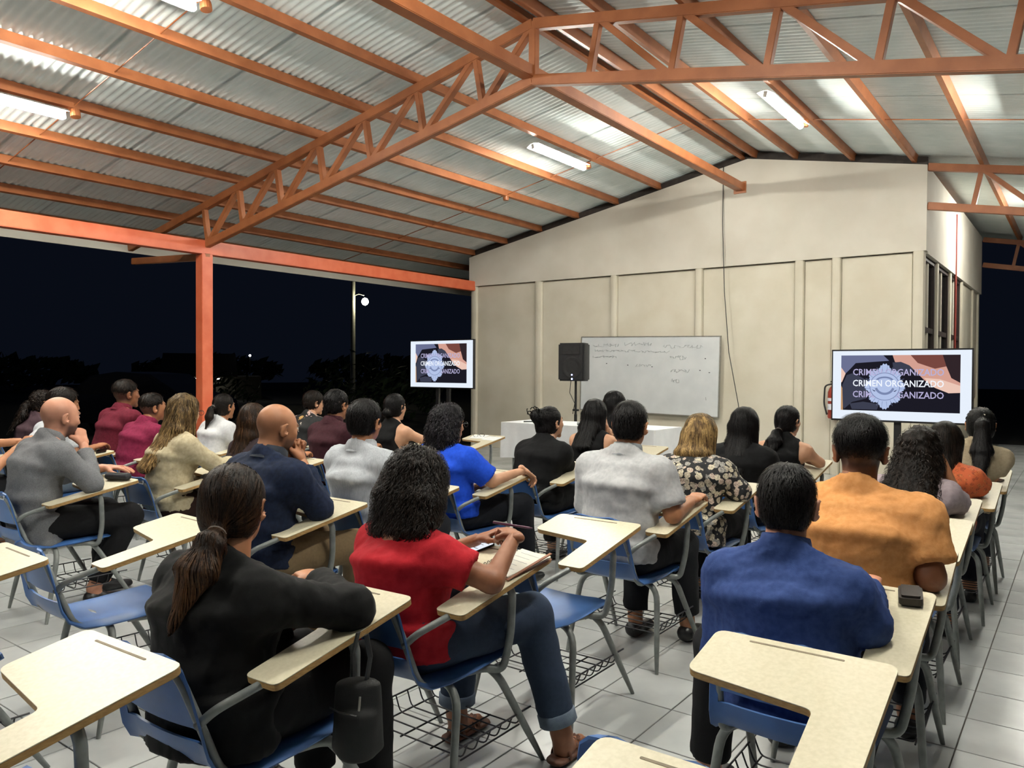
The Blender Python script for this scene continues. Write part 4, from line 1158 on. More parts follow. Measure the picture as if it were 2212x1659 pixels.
    nk = tp['neck']
    gar.append((Cap(N-S2*.07, N+nd*.04, (.053 if not f else .046)*fr+.012, (.053 if not f else .046)*fr+.008), .03))
    for q, k in gar:
        if not getattr(q, 'sleeve', 0): cut(q, N+nd*.026, unit(nd+fw*.50))
    fl = Field(gar, rc)
    # hollow for the neck so the collar edge stands free
    fl.plane(Hc+np.array((0, 0, tp.get('hem', -.02)-.01)), (0, 0, -1))
    if sl == 'none':
        for shd, s in ((shR, 1), (shL, -1)):
            fl.plane(shd-sideT*s*tp.get('strap', .035), sideT*s+S2*.12)
    V, F = fl.mesh(); V = relax(V, F, 1, .4)
    Nn = vnormals(V, F)
    amp = tp['fold']
    fo = .7*fold_noise(V, 30, seed, tp.get('faxis', (.25, .1, 1)), .35)+.5*fold_noise(V, 62, seed+5, (.9, .2, .45), .35)+.35*fold_noise(V, 85, seed+7, tp.get('faxis', (.3, .2, 1)), .25)
    # keep folds outward so the body never shows through
    V = V+Nn*(np.clip(fo, -.1, 1.6)*amp)[:, None].astype(np.float32)+Nn*(snoise(V, 120, seed+9, 1)*.0006)[:, None].astype(np.float32)
    me = np_mesh(tp['name'], V.astype(np.float32), F); smooth(me)
    mt = tp['mat'] if 'mat' in tp else pmat('cloth_'+tp['col'].strip('#')+tp.get('tag', ''), tp['col'], tp.get('col2'), scale=tp.get('nscale', 60), rough=tp.get('rough', .85), bump=tp.get('bump', .25), bscale=tp.get('bscale', 500), sheen=tp.get('sheen', 0), stretch=tp.get('stretch'), wrinkle=tp.get('wrinkle', .22), spec=tp.get('spec', .2))
    me.materials.append(mt)
    shirt = link(tp['name'], me, root)
    if nk == 'collar':
        rings = []; nseg = 28
        ccol = tp.get('collar_mat', mt)
        for r_, h_ in ((.066, -.025), (.0635, .035), (.0625, .066), (.0675, .066), (.0745, .036), (.086, .0)):
            ring = []
            for k in range(nseg+1):
                a = math.radians(-155+310*k/nseg)              # open at the throat
                d_ = -fw*math.cos(a)+sideT*math.sin(a)
                fwd = max(0, -math.cos(a))
                ring.append(N+nd*(h_+.012-.03*fwd)+d_*(r_*fr)+fw*.010)
            rings.append(ring)
        Vc = np.array([p for r_ in rings for p in r_]); m_ = nseg+1
        Fc = np.array([(i*m_+k, i*m_+k+1, (i+1)*m_+k+1, (i+1)*m_+k) for i in range(len(rings)-1) for k in range(nseg)])
        me = np_mesh('collar', Vc, Fc); smooth(me); me.materials.append(ccol); link('collar', me, shirt)
    # --- trousers or skirt
    lm = pmat('cloth_'+legs.strip('#'), legs, None, scale=70, rough=.85, bump=.25, bscale=420, wrinkle=.22, spec=.2)
    g2 = .014
    tr = [(ECap(Hc+np.array((0, 0, -.04)), Hc+S1*.085, ((.172 if f else .166)*fr+.006, .104*b+.006), ((.160 if f else .155)*fr+.006, .104*b+.006), side0, .05), .03)]
    for h, k, a in ((hipR, kR, aR), (hipL, kL, aL)):
        end = k+(a-k)*kn.get('cuff', .90)
        tr += [(Cap(h, k, .086*fr+g2, .062+g2), .04), (cut(Cap(k, k+(a-k)*1.0, .060+g2, .046+g2*1.1), end, a-k), .03)]
    cut(tr[0][0], Hc+S1*.075, S1); fl = Field(tr, rb)
    V, F = fl.mesh(); V = relax(V, F, 1, .4); Nn = vnormals(V, F)
    V = V+Nn*(np.clip(fold_noise(V, 30, seed+3, (.9, .3, .2), .4), -.1, 1.5)*.005)[:, None]
    me = np_mesh(leg_kind, V.astype(np.float32), F); smooth(me); me.materials.append(lm); link(leg_kind, me, root)
    # --- shoes
    for s, a in ((1, aR), (-1, aL)):
        dz = a[2]-.095
        sp_ = [(ECap(a+np.array((0, -.025, -.062)), a+np.array((0, .155, -.072)), (.040, .034), (.037, .024), (1, 0, 0), .03), .02), (Cap(a+np.array((0, -.01, -.05)), a+np.array((0, .03, -.045)), .040, .034), .025)]
        if shoe == 'sandal':
            so = [(ECap(a+np.array((0, -.035, -.082)), a+np.array((0, .150, -.082)), (.040, .014), (.043, .012), (1, 0, 0), .03), .02)]
            fl = Field(so, .008); fl.plane(a+np.array((0, 0, -.094)), (0, 0, -1)); V, F = fl.mesh(); me = np_mesh('shoe', V, F); smooth(me, 60); me.materials.append(M_SANDAL); sho = link('shoe', me, root)
            for yy, hh, rr in ((.0, -.035, .042), (.065, -.045, .040), (.095, -.052, .038)):
                MB().tube([a+np.array((rr*math.cos(t), yy, -.082+(hh+.082)*math.sin(t))) for t in np.linspace(0, math.pi, 11)], .007, 6, flat=.5).build('strap', M_SANDAL, sho, sm=50)
            for k in range(6):
                c_ = a+np.array((.016*math.cos(k*1.05), .085+.016*math.sin(k*1.05), -.042)); MB().lathe([(.002, -.006), (.010, .0), (.002, .007)], c_, 7).build('ornament', M_SANDAL, sho)
            ek = (kR if s > 0 else kL); c0 = ek+(a-ek)*.80; c1 = ek+(a-ek)*.905; u_ = unit(a-ek)
            cf = MB(); ring = []
            cf.tube([c0, c0+(c1-c0)*.1, c1-(c1-c0)*.1, c1], [.066, .070, .070, .065], 18)
            cf.build('trouser_cuff', pmat('turned_denim', '#566274', '#64707f', rough=.9, bump=.3, bscale=300), root, sm=50)
            continue
        fl = Field(sp_, max(rb*.75, .010)); fl.plane(a+np.array((0, 0, -.093)), (0, 0, -1)); fl.plane(a+np.array((0, 0, -.012)), (0, -.1, 1))
        V, F = fl.mesh(); me = np_mesh('shoe', V, F); smooth(me, 60); me.materials.append(shoe or M_SHOE); link('shoe', me, root)
    if hair and hair.get('style') not in (None, 'none', 'bald'):
        make_hair(root, hair, hp, Rh, hs, N, S2, fw, sideT, dist, seed)
    return root, dict(hp=hp, Hd=Hd, N=N, wR=wR, wL=wL, eR=eR, eL=eL, Rh=Rh, fw=fw)
M_TIE = pmat('grey_hair_tie', '#6a625c', rough=.8)
M_CLIP = pmat('pale_hair_clip', '#cfc4ae', rough=.4)
def make_hair(root, hr, hp, Rh, hs, N, S2, fw, sideT, dist, seed):
    st = hr['style']; v = hr.get('vol', .006)
    def E(c, r): return Ell(hp(*c), np.array(r)*hs, Rh)
    down = np.array((0, 0, -1.)); bk = -fw
    near = dist < 3.2; mid = dist < 5.2
    res = .0065 if near else (.0085 if mid else .011)
    prims = [(E((0, -.014, .036), (.081+v, .100+v, .092+v)), .02)]
    nape = E((0, -.034, -.022), (.0745+v*.8, .072+v, .076))
    cap_cut = -.058
    if st == 'short':
        prims = [(E((0, -.013, .045), (.0750+v, .0975+v, .082+v)), .02)]; nape = E((0, -.036, -.012), (.066+v*.3, .071+v*.5, .066)); cap_cut = -.066
    if st == 'fade': prims = [(E((0, -.012, .055), (.0750+v*.8, .097+v*.6, .076+v)), .02)]
    else: prims.append((nape, .03))
    ln = hr.get('len', .3)
    free = []                                   # prims that are not trimmed by the hairline
    tie = None
    up = S2
    def back_pt(d, out): return N-S2*d+unit(bk+S2*(fw @ S2))*out
    if st in ('pony_low', 'pony_high', 'pony_mid'):
        z0 = {'pony_low': -.055, 'pony_mid': .01, 'pony_high': .055}[st]
        y0 = {'pony_low': -.102, 'pony_mid': -.112, 'pony_high': -.098}[st]
        tie = hp(0, y0-.006, z0); t1 = hp(0, y0-.042, z0-.028)
        sx = hr.get('sway', 0.0)
        w = hr.get('tw', .036)
        def clear(q):                                          # push a point out of the back
            o = (q-N) @ unit(bk+S2*(fw @ S2)); lim = .095+w*.5+.28*np.clip((N-q) @ S2, 0, .3)
            return q+bk*max(0, lim-o) if q[2] < N[2]+.03 else q
        t2 = clear(t1+down*ln*.45+bk*.018+sideT*sx*.5); t3 = clear(t1+down*ln+bk*.012+sideT*sx)
        free += [(Cap(tie, t1, .017, w*.72), .02), (ECap(t1, t2, (w*.8, w*.62), (w*1.1, w*.72), sideT, .02), .025), (ECap(t2, t3, (w*1.1, w*.7), (w*.35, w*.25), sideT, .04), .03)]
        cap_cut = -.085
    elif st in ('long', 'bob', 'long_wavy'):
        w = hr.get('width', .088)
        top = hp(0, -.050, -.005)
        mid_ = hp(0, -.070, -.115)
        below = max(ln-.12-(mid_[2]-N[2]-.02), .02)
        end = back_pt(below, .118+.13*below) if ln > .2 else mid_+down*.06+bk*.012
        prims = prims[:1]+[(nape, .03)]
        free += [(ECap(top, mid_, (.080+v, .055+v), (w, .048+v), sideT, .04), .03), (ECap(mid_, end, (w, .046+v), (w*hr.get('taper', .8), .022), sideT, .03), .04)]
        for s in (-1, 1):
            if hr.get('sides', 1): free.append((Cap(hp(s*.068, .0, .03), hp(s*.078, -.012, -.12)+down*ln*.25, .022+v, .024), .03))
        cap_cut = -.12
    elif st == 'curly':
        w = hr.get('width', .12)
        prims = [(E((0, -.016, .040), (.090+v, .106+v, .098+v)), .02)]
        mid_ = hp(0, -.045, -.06); end = back_pt(max(ln-.24, .0), .085+.22*max(ln-.24, 0)) if ln > .26 else hp(0, -.062, -.10)+down*ln*.22+bk*.01
        free += [(Ell(hp(0, -.035, -.03), np.array((w, .085, .10))*hs, Rh), .04), (ECap(mid_, end, (w, .078), (w*hr.get('taper', .95), .05), sideT, .05), .05)]
        for s in (-1, 1): free.append((Cap(hp(s*.072, -.005, .03), hp(s*.088, -.015, -.10), .030, .034), .03))
        cap_cut = -.12
    elif st == 'updo':
        free += [(E((0, -.100, .055), (.062, .050, .056)), .03), (E((-.03, -.12, .075), (.045, .035, .035)), .03), (E((.0, -.085, -.035), (.060, .035, .045)), .03)]
        cap_cut = -.09
    elif st == 'bun':
        free += [(E((0, -.112, hr.get('bz', -.02)), (.042, .036, .040)), .015)]; tie = None
        cap_cut = -.085
    cutn = Rh @ np.array((0, .88, -.47)); cutp = hp(0, .080, .080)
    for p, k in prims:
        cut(p, cutp, cutn); cut(p, hp(0, 0, cap_cut), Rh @ np.array((0, -.15, -1.)))
    allp = prims+free
    fl = Field(allp, res)
    if st in ('short', 'fade'):
        for s_ in (-1, 1): fl.add(Ell(hp(s_*.088, -.008, -.006), np.array((.022, .026, .038))*hs, Rh), -.008)
    if free: fl.plane(hp(0, .055, .0), Rh @ np.array((0, 1., -.1)))
    V, F = fl.mesh(); V = relax(V, F, 1, .4); Nn = vnormals(V, F)
    curly = st == 'curly' or hr.get('curl', 0)
    if curly: V = V+Nn*(snoise(V, 75, seed, 3)*.010+snoise(V, 190, seed+1, 1)*.004)[:, None]
    elif st == 'long_wavy': V = V+Nn*(snoise(V*np.array((1, 1, .35)), 90, seed, 3)*.010)[:, None]
    elif st in ('short', 'fade'): V = V+Nn*(snoise(V, 130, seed, 3)*hr.get('rough', .0035))[:, None]
    else: V = V+Nn*(snoise(V*np.array((1, 1, .15)), 160, seed, 2)*.003)[:, None]
    V = V.astype(np.float32)
    # strands combed over the volume
    n = {True: 1900}.get(near, 900 if mid else 320); n = int(n*hr.get('dens', 1))
    r = np.random.default_rng(seed)
    pick = r.integers(0, len(V), n); P = V[pick].astype(float)+Nn[pick]*.001
    if st in ('short', 'fade'): steps, sl = 4, hr.get('slen', .009)
    elif curly: steps, sl = 9, .010
    elif st in ('pony_low', 'pony_mid', 'pony_high', 'updo', 'bun'): steps, sl = 6, .012
    else: steps, sl = 8, .018
    wid = (.0016 if near else (.0024 if mid else .004))*hr.get('sw', 1.0)
    crown = hp(0, -.03, .14); path = [P.copy()]; norms = [Nn[pick].astype(float)]
    ph = r.uniform(0, 6.28, n); om = r.uniform(1.0, 1.8, n)
    for s in range(steps):
        g = grad_prims(allp, P)
        if st in ('short', 'fade'):
            fd = (P-crown); fd = fd/np.linalg.norm(fd, axis=1, keepdims=True)+np.array(bk)*hr.get('comb', .2)+r.normal(0, .35, P.shape)
        elif tie is not None:
            above = (P-tie) @ (Rh @ np.array((0, 0, 1.))); fd = np.where((np.linalg.norm(P-tie, axis=1) > .03)[:, None] & ((P-t1) @ down < 0)[:, None], tie-P, down)
            fd = fd/np.linalg.norm(fd, axis=1, keepdims=True)+r.normal(0, .08, P.shape)
        elif st in ('updo', 'bun'):
            tgt = hp(0, -.10, .05); fd = tgt-P; fd = fd/(np.linalg.norm(fd, axis=1, keepdims=True)+1e-6)+r.normal(0, .2, P.shape)
        else:
            fd = np.tile(down, (n, 1))+.5*np.where((P-hp(0, 0, .08)) @ down < 0, 1, 0)[:, None]*(P-crown)/np.linalg.norm(P-crown, axis=1, keepdims=True)+r.normal(0, .06 if not curly else .3, P.shape)
        fd = fd-g*np.sum(fd*g, 1, keepdims=True); fd = fd/(np.linalg.norm(fd, axis=1, keepdims=True)+1e-6)
        Q = P+fd*sl
        d = eval_prims(allp, Q); Q = Q-grad_prims(allp, Q)*np.clip(d-(.0035 if not curly else .008), -.02, .02)[:, None]
        P = Q
        out = P.copy()
        if curly or st == 'long_wavy':
            sd = np.cross(fd, g); am = .007 if curly else .005
            out = P+sd*(am*np.sin(ph+om*s))[:, None]+g*(am*.8*np.cos(ph+om*s))[:, None]
        if st in ('short', 'fade'): out = P+g*(.0022*s*hr.get('lift', .6))
        path.append(out); norms.append(g)
    path = np.stack(path, 1); norms = np.stack(norms, 1)
    tang = np.gradient(path, axis=1); sd = np.cross(tang, norms); sd = sd/(np.linalg.norm(sd, axis=2, keepdims=True)+1e-9)
    tp = np.linspace(1, .35, steps+1)[None, :, None]
    A = path-sd*wid*tp; B = path+sd*wid*tp
    m = steps+1; RV = np.empty((n, m, 2, 3)); RV[:, :, 0] = A; RV[:, :, 1] = B
    base = (np.arange(n)*m*2)[:, None]+np.arange(steps)[None, :]*2
    RF = np.stack([base, base+1, base+3, base+2], -1).reshape(-1, 4)
    sh0 = .75+.15*snoise(V*np.array((1, 1, .3)), 60, seed+2, 2)
    sh = np.repeat(r.uniform(.55, 1.75, n)**1.2, m*2)
    if hr.get('tips'):                                        # lighter lengths below the roots
        zz = Nz = (hp(0, 0, .02)[2]-V[:, 2])/max(ln, .1); sh0 = sh0*(.55+.9*np.clip(zz, 0, 1)*hr['tips'])
        zr = (hp(0, 0, .02)[2]-RV.reshape(-1, 3)[:, 2])/max(ln, .1); sh = sh*(.55+.9*np.clip(zr, 0, 1)*hr['tips'])
    AV, AF = joined([(V, F), (RV.reshape(-1, 3).astype(np.float32), RF)])
    me = np_mesh('hair', AV, AF); smooth(me); me.materials.append(hair_mat(hr.get('color', 'black'))); color_attr(me, 'shade', np.concatenate([sh0, sh]))
    ho = link('hair', me, root)
    if tie is not None:
        c = tie; ax = unit(t1-tie); u = unit(np.cross(ax, (0, 0, 1))); w_ = np.cross(ax, u)
        MB().tube([c+ax*.006+(u*math.cos(a)+w_*math.sin(a))*.020 for a in np.linspace(0, 2*math.pi, 17)], .006, 6).build('hair_tie', hr.get('tie_mat', M_TIE), ho, sm=50)
    if st == 'updo':                                          # loose curled locks
        for k in range(12):
            c0 = hp(-.02+.05*math.sin(k*2.1), -.115+.02*math.cos(k*1.7), .075+.035*math.sin(k*1.3)); q = []
            rr = .022+.008*math.sin(k*3.3); a0 = k*1.1
            for t in np.linspace(0, 5.4, 16):
                q.append(c0+bk*(rr*math.cos(t+a0)+.012)+np.array((0, 0, 1))*rr*math.sin(t+a0)*.9+sideT*(.006*t-.018)*(1 if k % 2 else -1))
            MB().tube(q, .0035, 5).build('curl', hair_mat(hr.get('color', 'black')), ho, sm=50)
    if hr.get('clip'):
        x, y, z = hr['clip']; c = hp(x, y, z)
        MB().tube([c+sideT*t*.03-bk*.0+np.array((0, 0, .012*(1-t*t))) for t in np.linspace(-1, 1, 7)], .007, 6).build('hair_clip', M_CLIP, ho, sm=50)
    return ho
# ------------------------------------------------------------------ the audience
M_FLORAL = voronoi_mat('floral_black_cream', '#0d0d12', ['#c9bea6', '#b8ac98', '#c9b3a4', '#9a9690'], 28, .50, warp=.22)
M_FLORAL2 = voronoi_mat('floral_black_lily', '#0d0d10', ['#0d0d10', '#cfc4b4', '#0d0d10', '#c8a060', '#c9a8a0', '#141418'], 13, .45, warp=.55)
M_PRINTBL = voronoi_mat('orange_print', '#b9552a', ['#c2602f', '#a94a24', '#c56a3a'], 40, .45, warp=.3)
M_GREYCOL = pmat('grey_collar', '#6e7378', '#7b8085', rough=.85, bump=.2)
M_NAVYCOL = pmat('navy_collar', '#101722', '#171f2c', rough=.85, bump=.2)

# posture of each sitter: torso length, forward lean, sideways lean, place on the seat
POSTURE = [(0.73, -1.43, -3.52, -0.04, -0.01), (0.69, -0.74, -2.43, -0.04, -0.02), (0.93, 1.34, 0.97, -0, -0.01), (0.79, 4.67, 2.48, -0.01, -0.01), (0.8, 4.66, 1.75, -0.01, -0.01), (0.78, 4.4, 5.46, -0.01, -0), (0.71, 2.07, -5.19, -0.02, -0.02), (0.91, 3.67, 0.58, -0, -0.01), (0.71, 4.74, 6.47, -0.01, -0.01), (0.69, 4.88, 3.96, -0.01, -0.01), (0.82, 4.39, 13.64, 0, 0.01), (0.92, 0.01, 1.67, -0.03, -0.01), (0.89, -6.35, -1.11, -0.04, -0.02), (0.81, -8.99, -3.9, -0.05, -0.03), (0.79, 8.2, 2.43, -0, 0), (0.82, -0.65, -1.25, -0.02, -0.02), (0.95, 6.34, -8.55, 0.02, -0.05), (0.96, -5.79, 0.25, -0.04, -0.01), (0.93, -1.29, 1.07, -0.01, -0.01), (0.76, -4.31, 0.21, -0.04, -0.01), (0.91, -2.49, 0.26, -0.02, -0.01), (0.84, -4.49, 0.09, -0.03, -0.02), (0.93, 3.3, 2.02, 0, 0), (0.84, 7.85, 3.54, 0.01, 0), (1.03, 8.01, 1.41, 0.03, 0.01), (0.82, 6.07, 2.17, -0, 0), (0.84, 5.96, 2.22, 0, 0), (0.87, 7.54, 0.44, 0.01, 0), (0.87, 5.75, -1.88, 0, 0)]
_k = 0
def sit(x, y, lab_p, lab_c, crz=0, **kw):
    global _k
    chair(x, y, lab_c, crz)
    kw['spine'], kw['lean'], kw['side'], kw['seat_y'], kw['seat_x'] = POSTURE[_k]; _k += 1
    return person(lab_p, (x, y), rz=kw.pop('rz', crz), **kw)

# -- centre column
bl, bI = sit(-1.83, 1.38, 'woman in a black blazer with a low brown ponytail, seen from behind', 'blue chair of the woman in black blazer, black bag hanging beside it', 3,
    sex='f', lean=14, hunch=14, side=-2, tall=1.02, bulk=1.12, head=(30, -8, -3), skin='tan', legs='#101012',
    top=dict(col='#0a0a0b', col2='#0f0f10', sleeve='long', name='blazer', loose=.020, hem=-.09, fold=.007, neck='round', bump=.12, sheen=0.05),
    hair=dict(style='pony_low', color='brown', len=.17, tw=.050, vol=.004, tips=1.6), R=dict(e=(0.240, 0.030), t=(-0.040, 0.140, 0.770), curl=.4))
rd, rI = sit(-1.80, 2.06, 'woman in a red T-shirt with dark curly bob holding a pen over a notebook', 'blue chair of the woman in red T-shirt', 0,
    sex='f', lean=8, hunch=16, side=0, twist=-6, tall=1.0, bulk=1.12, head=(8, -20, 0), skin='brown', legs='#2a3547', shoe='sandal',
    top=dict(col='#9a1420', col2='#a81c27', sleeve='short', slen=.60, loose=.018, hem=-.05, fold=.006, nscale=40), hair=dict(style='curly', color='darkbrown', len=.25, vol=.014, width=.122, taper=1.1),
    R=dict(e=(0.285, -0.120), t=(0.240, 0.060, 0.830), curl=.75, fd=(-.75, .45, .05), back=(.1, .1, 1), thumb=.9), L=dict(t=(-.02, .18, .77), pole=(-1, -.3, -.6), curl=.3),
    knees=dict(kR=(.20, .22, .52), aR=(.31, .26, .10), kL=(-.10, .18, .51), aL=(-.10, .16, .10), cuff=.84))
pl, pI = sit(-1.82, 3.53, 'man in a pale grey short-sleeved polo shirt with a dark crew cut', 'blue chair of the man in pale grey polo', 0,
    lean=4, hunch=10, side=2, tall=1.03, bulk=1.1, head=(10, -4, 0), skin='tan', legs='#17181c',
    top=dict(col='#a5a6a8', col2='#b2b3b4', sleeve='short', slen=.8, neck='collar', collar_mat=M_GREYCOL, loose=.022, hem=-.03, fold=.008), hair=dict(style='short', color='black', vol=.008, rough=.003),
    R=dict(e=(0.260, -0.140), t=(0.250, 0.100, 0.760), curl=.5), knees=dict(kR=(.16, .20, .51), aR=(.17, .24, .10), kL=(-.10, .20, .51), aL=(-.08, .14, .10)))
sit(-1.80, 4.31, 'woman with blonde streaked bob in a black blouse with cream flowers', 'blue chair of the woman in the flowered blouse', 0,
    sex='f', lean=10, hunch=16, side=4, tall=1.0, bulk=1.18, head=(-10, -8, 0), skin='tan', legs='#121216',
    top=dict(mat=M_FLORAL, sleeve='long', name='blouse', loose=.024, hem=-.08, fold=.008), hair=dict(style='bob', color='blonde', len=.20, vol=.008, width=.095, taper=1.0, out=.015, sw=1.5), R=dict(e=(0.250, -0.080), t=(0.140, 0.140, 0.760), curl=.4))
sit(-1.80, 5.08, 'woman in black with long straight black hair, behind the man in blue shirt', 'blue chair of the woman with long straight black hair', 0,
    sex='f', lean=8, hunch=10, side=3, tall=1.03, bulk=1.1, head=(-14, 0, 0), skin='light', legs='#111114',
    top=dict(col='#09090b', col2='#0e0e10', sleeve='long', loose=.018), hair=dict(style='long', color='black', len=.34, vol=.006, width=.080, taper=.9, out=.05))
sit(-1.80, 5.86, 'woman in a black sleeveless top with a black ponytail before the beige wall', 'blue chair of the woman in black sleeveless top by the wall', 0,
    sex='f', lean=8, hunch=12, side=6, tall=1.0, bulk=1.08, head=(-18, 0, 0), skin='light', legs='#121215',
    top=dict(col='#09090b', col2='#0e0e10', sleeve='none', loose=.012, strap=.03), hair=dict(style='pony_low', color='black', len=.16, vol=.004, tw=.045), R=dict(e=(0.260, -0.020), t=(0.080, 0.100, 0.760), curl=.4))
# -- right column
bm, bmI = sit(-0.63, 2.36, 'man in a royal blue long-sleeved shirt with a black crew cut, nearest on the right', 'blue chair of the man in the blue shirt', 1,
    lean=6, hunch=14, side=4, tall=.93, bulk=1.0, head=(12, -6, 0), skin='pink', legs='#131316',
    top=dict(col='#26396a', col2='#2f4376', sleeve='long', neck='collar', loose=.022, hem=-.04, fold=.008, bump=.2), hair=dict(style='short', color='black', vol=.006, rough=.0025),
    R=dict(e=(0.165, -0.130), t=(0.120, 0.120, 0.760), curl=.6), L=dict(t=(-.16, .06, .60), pole=(-.35, -.8, -1), curl=.4), knees=dict(kL=(-.31, .05, .515), aL=(-.345, .06, .10), kR=(.12, .20, .52), aR=(.06, .02, .11)))
sit(-0.65, 3.06, 'broad man in an orange T-shirt with black hair, on the right', 'blue chair of the man in orange T-shirt', 2,
    lean=7, hunch=12, side=5, tall=1.06, bulk=1.25, head=(8, -4, 0), skin='brown', legs='#181a22',
    top=dict(col='#bf834d', col2='#ca8f59', sleeve='short', slen=.75, loose=.022, hem=-.03, fold=.008), knees=dict(kL=(-.2, .14, .51), aL=(-.26, -.12, .10)), hair=dict(style='fade', color='black', vol=.012, rough=.006, slen=.014, lift=1.2), R=dict(e=(0.240, -0.170), t=(0.200, 0.080, 0.750), curl=.5))
sit(-0.71, 4.46, 'woman in a pale lilac top with long dark curly hair', 'blue chair of the woman with long curly hair', 0,
    sex='f', lean=8, hunch=14, side=8, tall=.98, bulk=1.0, head=(-6, -4, 4), skin='tan', legs='#20232c',
    top=dict(col='#8f8187', col2='#9b8d92', sleeve='short', slen=.95, loose=.018), hair=dict(style='curly', color='darkbrown', len=.50, vol=.006, width=.11, taper=1.4), R=dict(e=(0.210, -0.020), th=(.088, .02, .0), curl=.5, fd=(-.35, -.15, .9), back=(.9, .2, .2)))
sit(-0.68, 5.26, 'woman in an orange printed blouse with straight brown hair, right side', 'blue chair of the woman in orange blouse', 0,
    sex='f', lean=8, hunch=14, side=7, tall=1.02, bulk=1.0, head=(-14, -6, 4), skin='tan', legs='#1b1d26',
    top=dict(mat=M_PRINTBL, sleeve='short', slen=.95, name='blouse', loose=.02), hair=dict(style='long', color='darkbrown', len=.30, vol=.008, width=.085, out=.04), R=dict(e=(0.210, -0.070), t=(0.080, 0.130, 0.760), curl=.4))
sit(-0.68, 6.04, 'woman in a beige top with a long black ponytail at the far right', 'blue chair of the woman with long black ponytail at the far right', 0,
    sex='f', lean=6, hunch=8, side=6, tall=1.07, bulk=1.0, head=(10, 0, 0), skin='tan', legs='#22242c',
    top=dict(col='#94866f', col2='#a0927b', sleeve='short', loose=.018), hair=dict(style='pony_high', color='black', len=.42, vol=.006, tw=.052, clip=(0, -.095, .075)), R=dict(e=(0.200, -0.140), t=(0.140, 0.060, 0.740), curl=.3))
# -- left of the aisle: navy man's column
nv, nvI = sit(-3.13, 2.42, 'bald stubbled man in a navy shirt resting his mouth on clasped hands', 'blue chair of the bald man in navy shirt', 0,
    lean=16, hunch=14, side=4, tall=1.04, bulk=1.22, head=(-4, -12, 0), skin='tan', legs='#6b5a43', beard=.8,
    top=dict(col='#121a2c', col2='#18223a', sleeve='long', slen=.85, neck='collar', collar_mat=M_NAVYCOL, loose=.022, fold=.008, hem=-.03), hair=dict(style='bald'),
    R=dict(e=(0.220, -0.020), th=(.045, .140, -.135), curl=.95, fd=(-.35, .0, .95), back=(.85, .45, .1), thumb=.2), L=dict(e=(-0.110, 0.100, .80), th=(-.02, .150, -.130), curl=.95, fd=(.15, .0, .95), back=(-.6, .75, .1), thumb=.2),
    knees=dict(kR=(.18, .24, .52), aR=(.17, .28, .10), kL=(-.08, .22, .52), aL=(-.08, .26, .10)))
sit(-3.13, 3.12, 'man in a white textured shirt with lanyard cord and thick black hair', 'blue chair of the man in white textured shirt', 0,
    lean=4, hunch=8, side=2, tall=1.02, bulk=1.12, head=(16, -2, 0), skin='tan', legs='#1e2026',
    top=dict(col='#a2a6ac', col2='#b4b8bd', sleeve='short', slen=.9, neck='collar', loose=.022, fold=.008, stretch=(1, 1, .15), nscale=160), hair=dict(style='short', color='black', vol=.010, rough=.005, slen=.012), R=dict(e=(0.220, -0.040), t=(0.080, 0.180, 0.770), curl=.4))
bt, btI = sit(-3.14, 3.86, 'woman with dark curly hair and glasses in a bright blue T-shirt, arm on the tablet', 'blue chair of the woman in bright blue T-shirt', 0,
    sex='f', lean=8, hunch=14, side=1, tall=1.06, bulk=1.2, head=(-22, -4, 0), skin='light', legs='#14161d',
    top=dict(col='#1440b4', col2='#1b4ac4', sleeve='short', slen=.85, loose=.022, fold=.006), hair=dict(style='curly', color='greyblack', len=.20, vol=.006, width=.105),
    R=dict(e=(0.225, -0.130), t=(0.280, 0.120, 0.770), curl=.45, fd=(.3, .75, -.6), back=(.2, .4, 1)), knees=dict(kR=(.20, .22, .53), aR=(.20, .28, .10)))
sit(-3.06, 4.58, 'woman in a black jacket with curled dark updo', 'blue chair of the woman with curled updo', 0,
    sex='f', lean=12, hunch=14, side=2, tall=1.0, bulk=1.06, head=(-16, 4, 0), skin='light', legs='#111113',
    top=dict(col='#08080a', col2='#0d0d0f', sleeve='long', loose=.024, name='jacket', fold=.006), hair=dict(style='updo', color='black', vol=.003), R=dict(e=(0.140, 0.000), t=(0.040, 0.160, 0.770), curl=.4))
sit(-3.04, 5.36, 'woman in a black sleeveless top with straight black hair to the shoulders', 'blue chair of the woman with straight shoulder-length black hair', 0,
    sex='f', lean=10, hunch=12, side=2, tall=1.02, bulk=1.0, head=(-8, -6, 0), skin='light', legs='#14141a',
    top=dict(col='#08080a', col2='#0d0d0f', sleeve='none', loose=.012, strap=.02), hair=dict(style='long', color='black', len=.26, vol=.006, width=.080, out=.03), R=dict(e=(0.210, 0.020), th=(.055, .105, -.11), curl=.6, fd=(-.3, .1, .9), back=(.8, .3, 0)))
sit(-3.22, 6.05, 'woman with long black hair and bare arms turned left, hand at her face', 'blue chair of the woman turned left with hand at her face', 0, rz=38,
    sex='f', lean=16, hunch=12, side=0, tall=1.04, bulk=.98, head=(42, 0, 0), skin='pink', legs='#15151a',
    top=dict(col='#09090b', col2='#0e0e10', sleeve='none', loose=.012, strap=.04), hair=dict(style='long', color='black', len=.32, vol=.008, width=.085, out=.02), R=dict(e=(0.080, 0.140, .80), th=(.05, .105, -.08), curl=.4, fd=(-.3, .0, .9), back=(.8, .4, 0)))
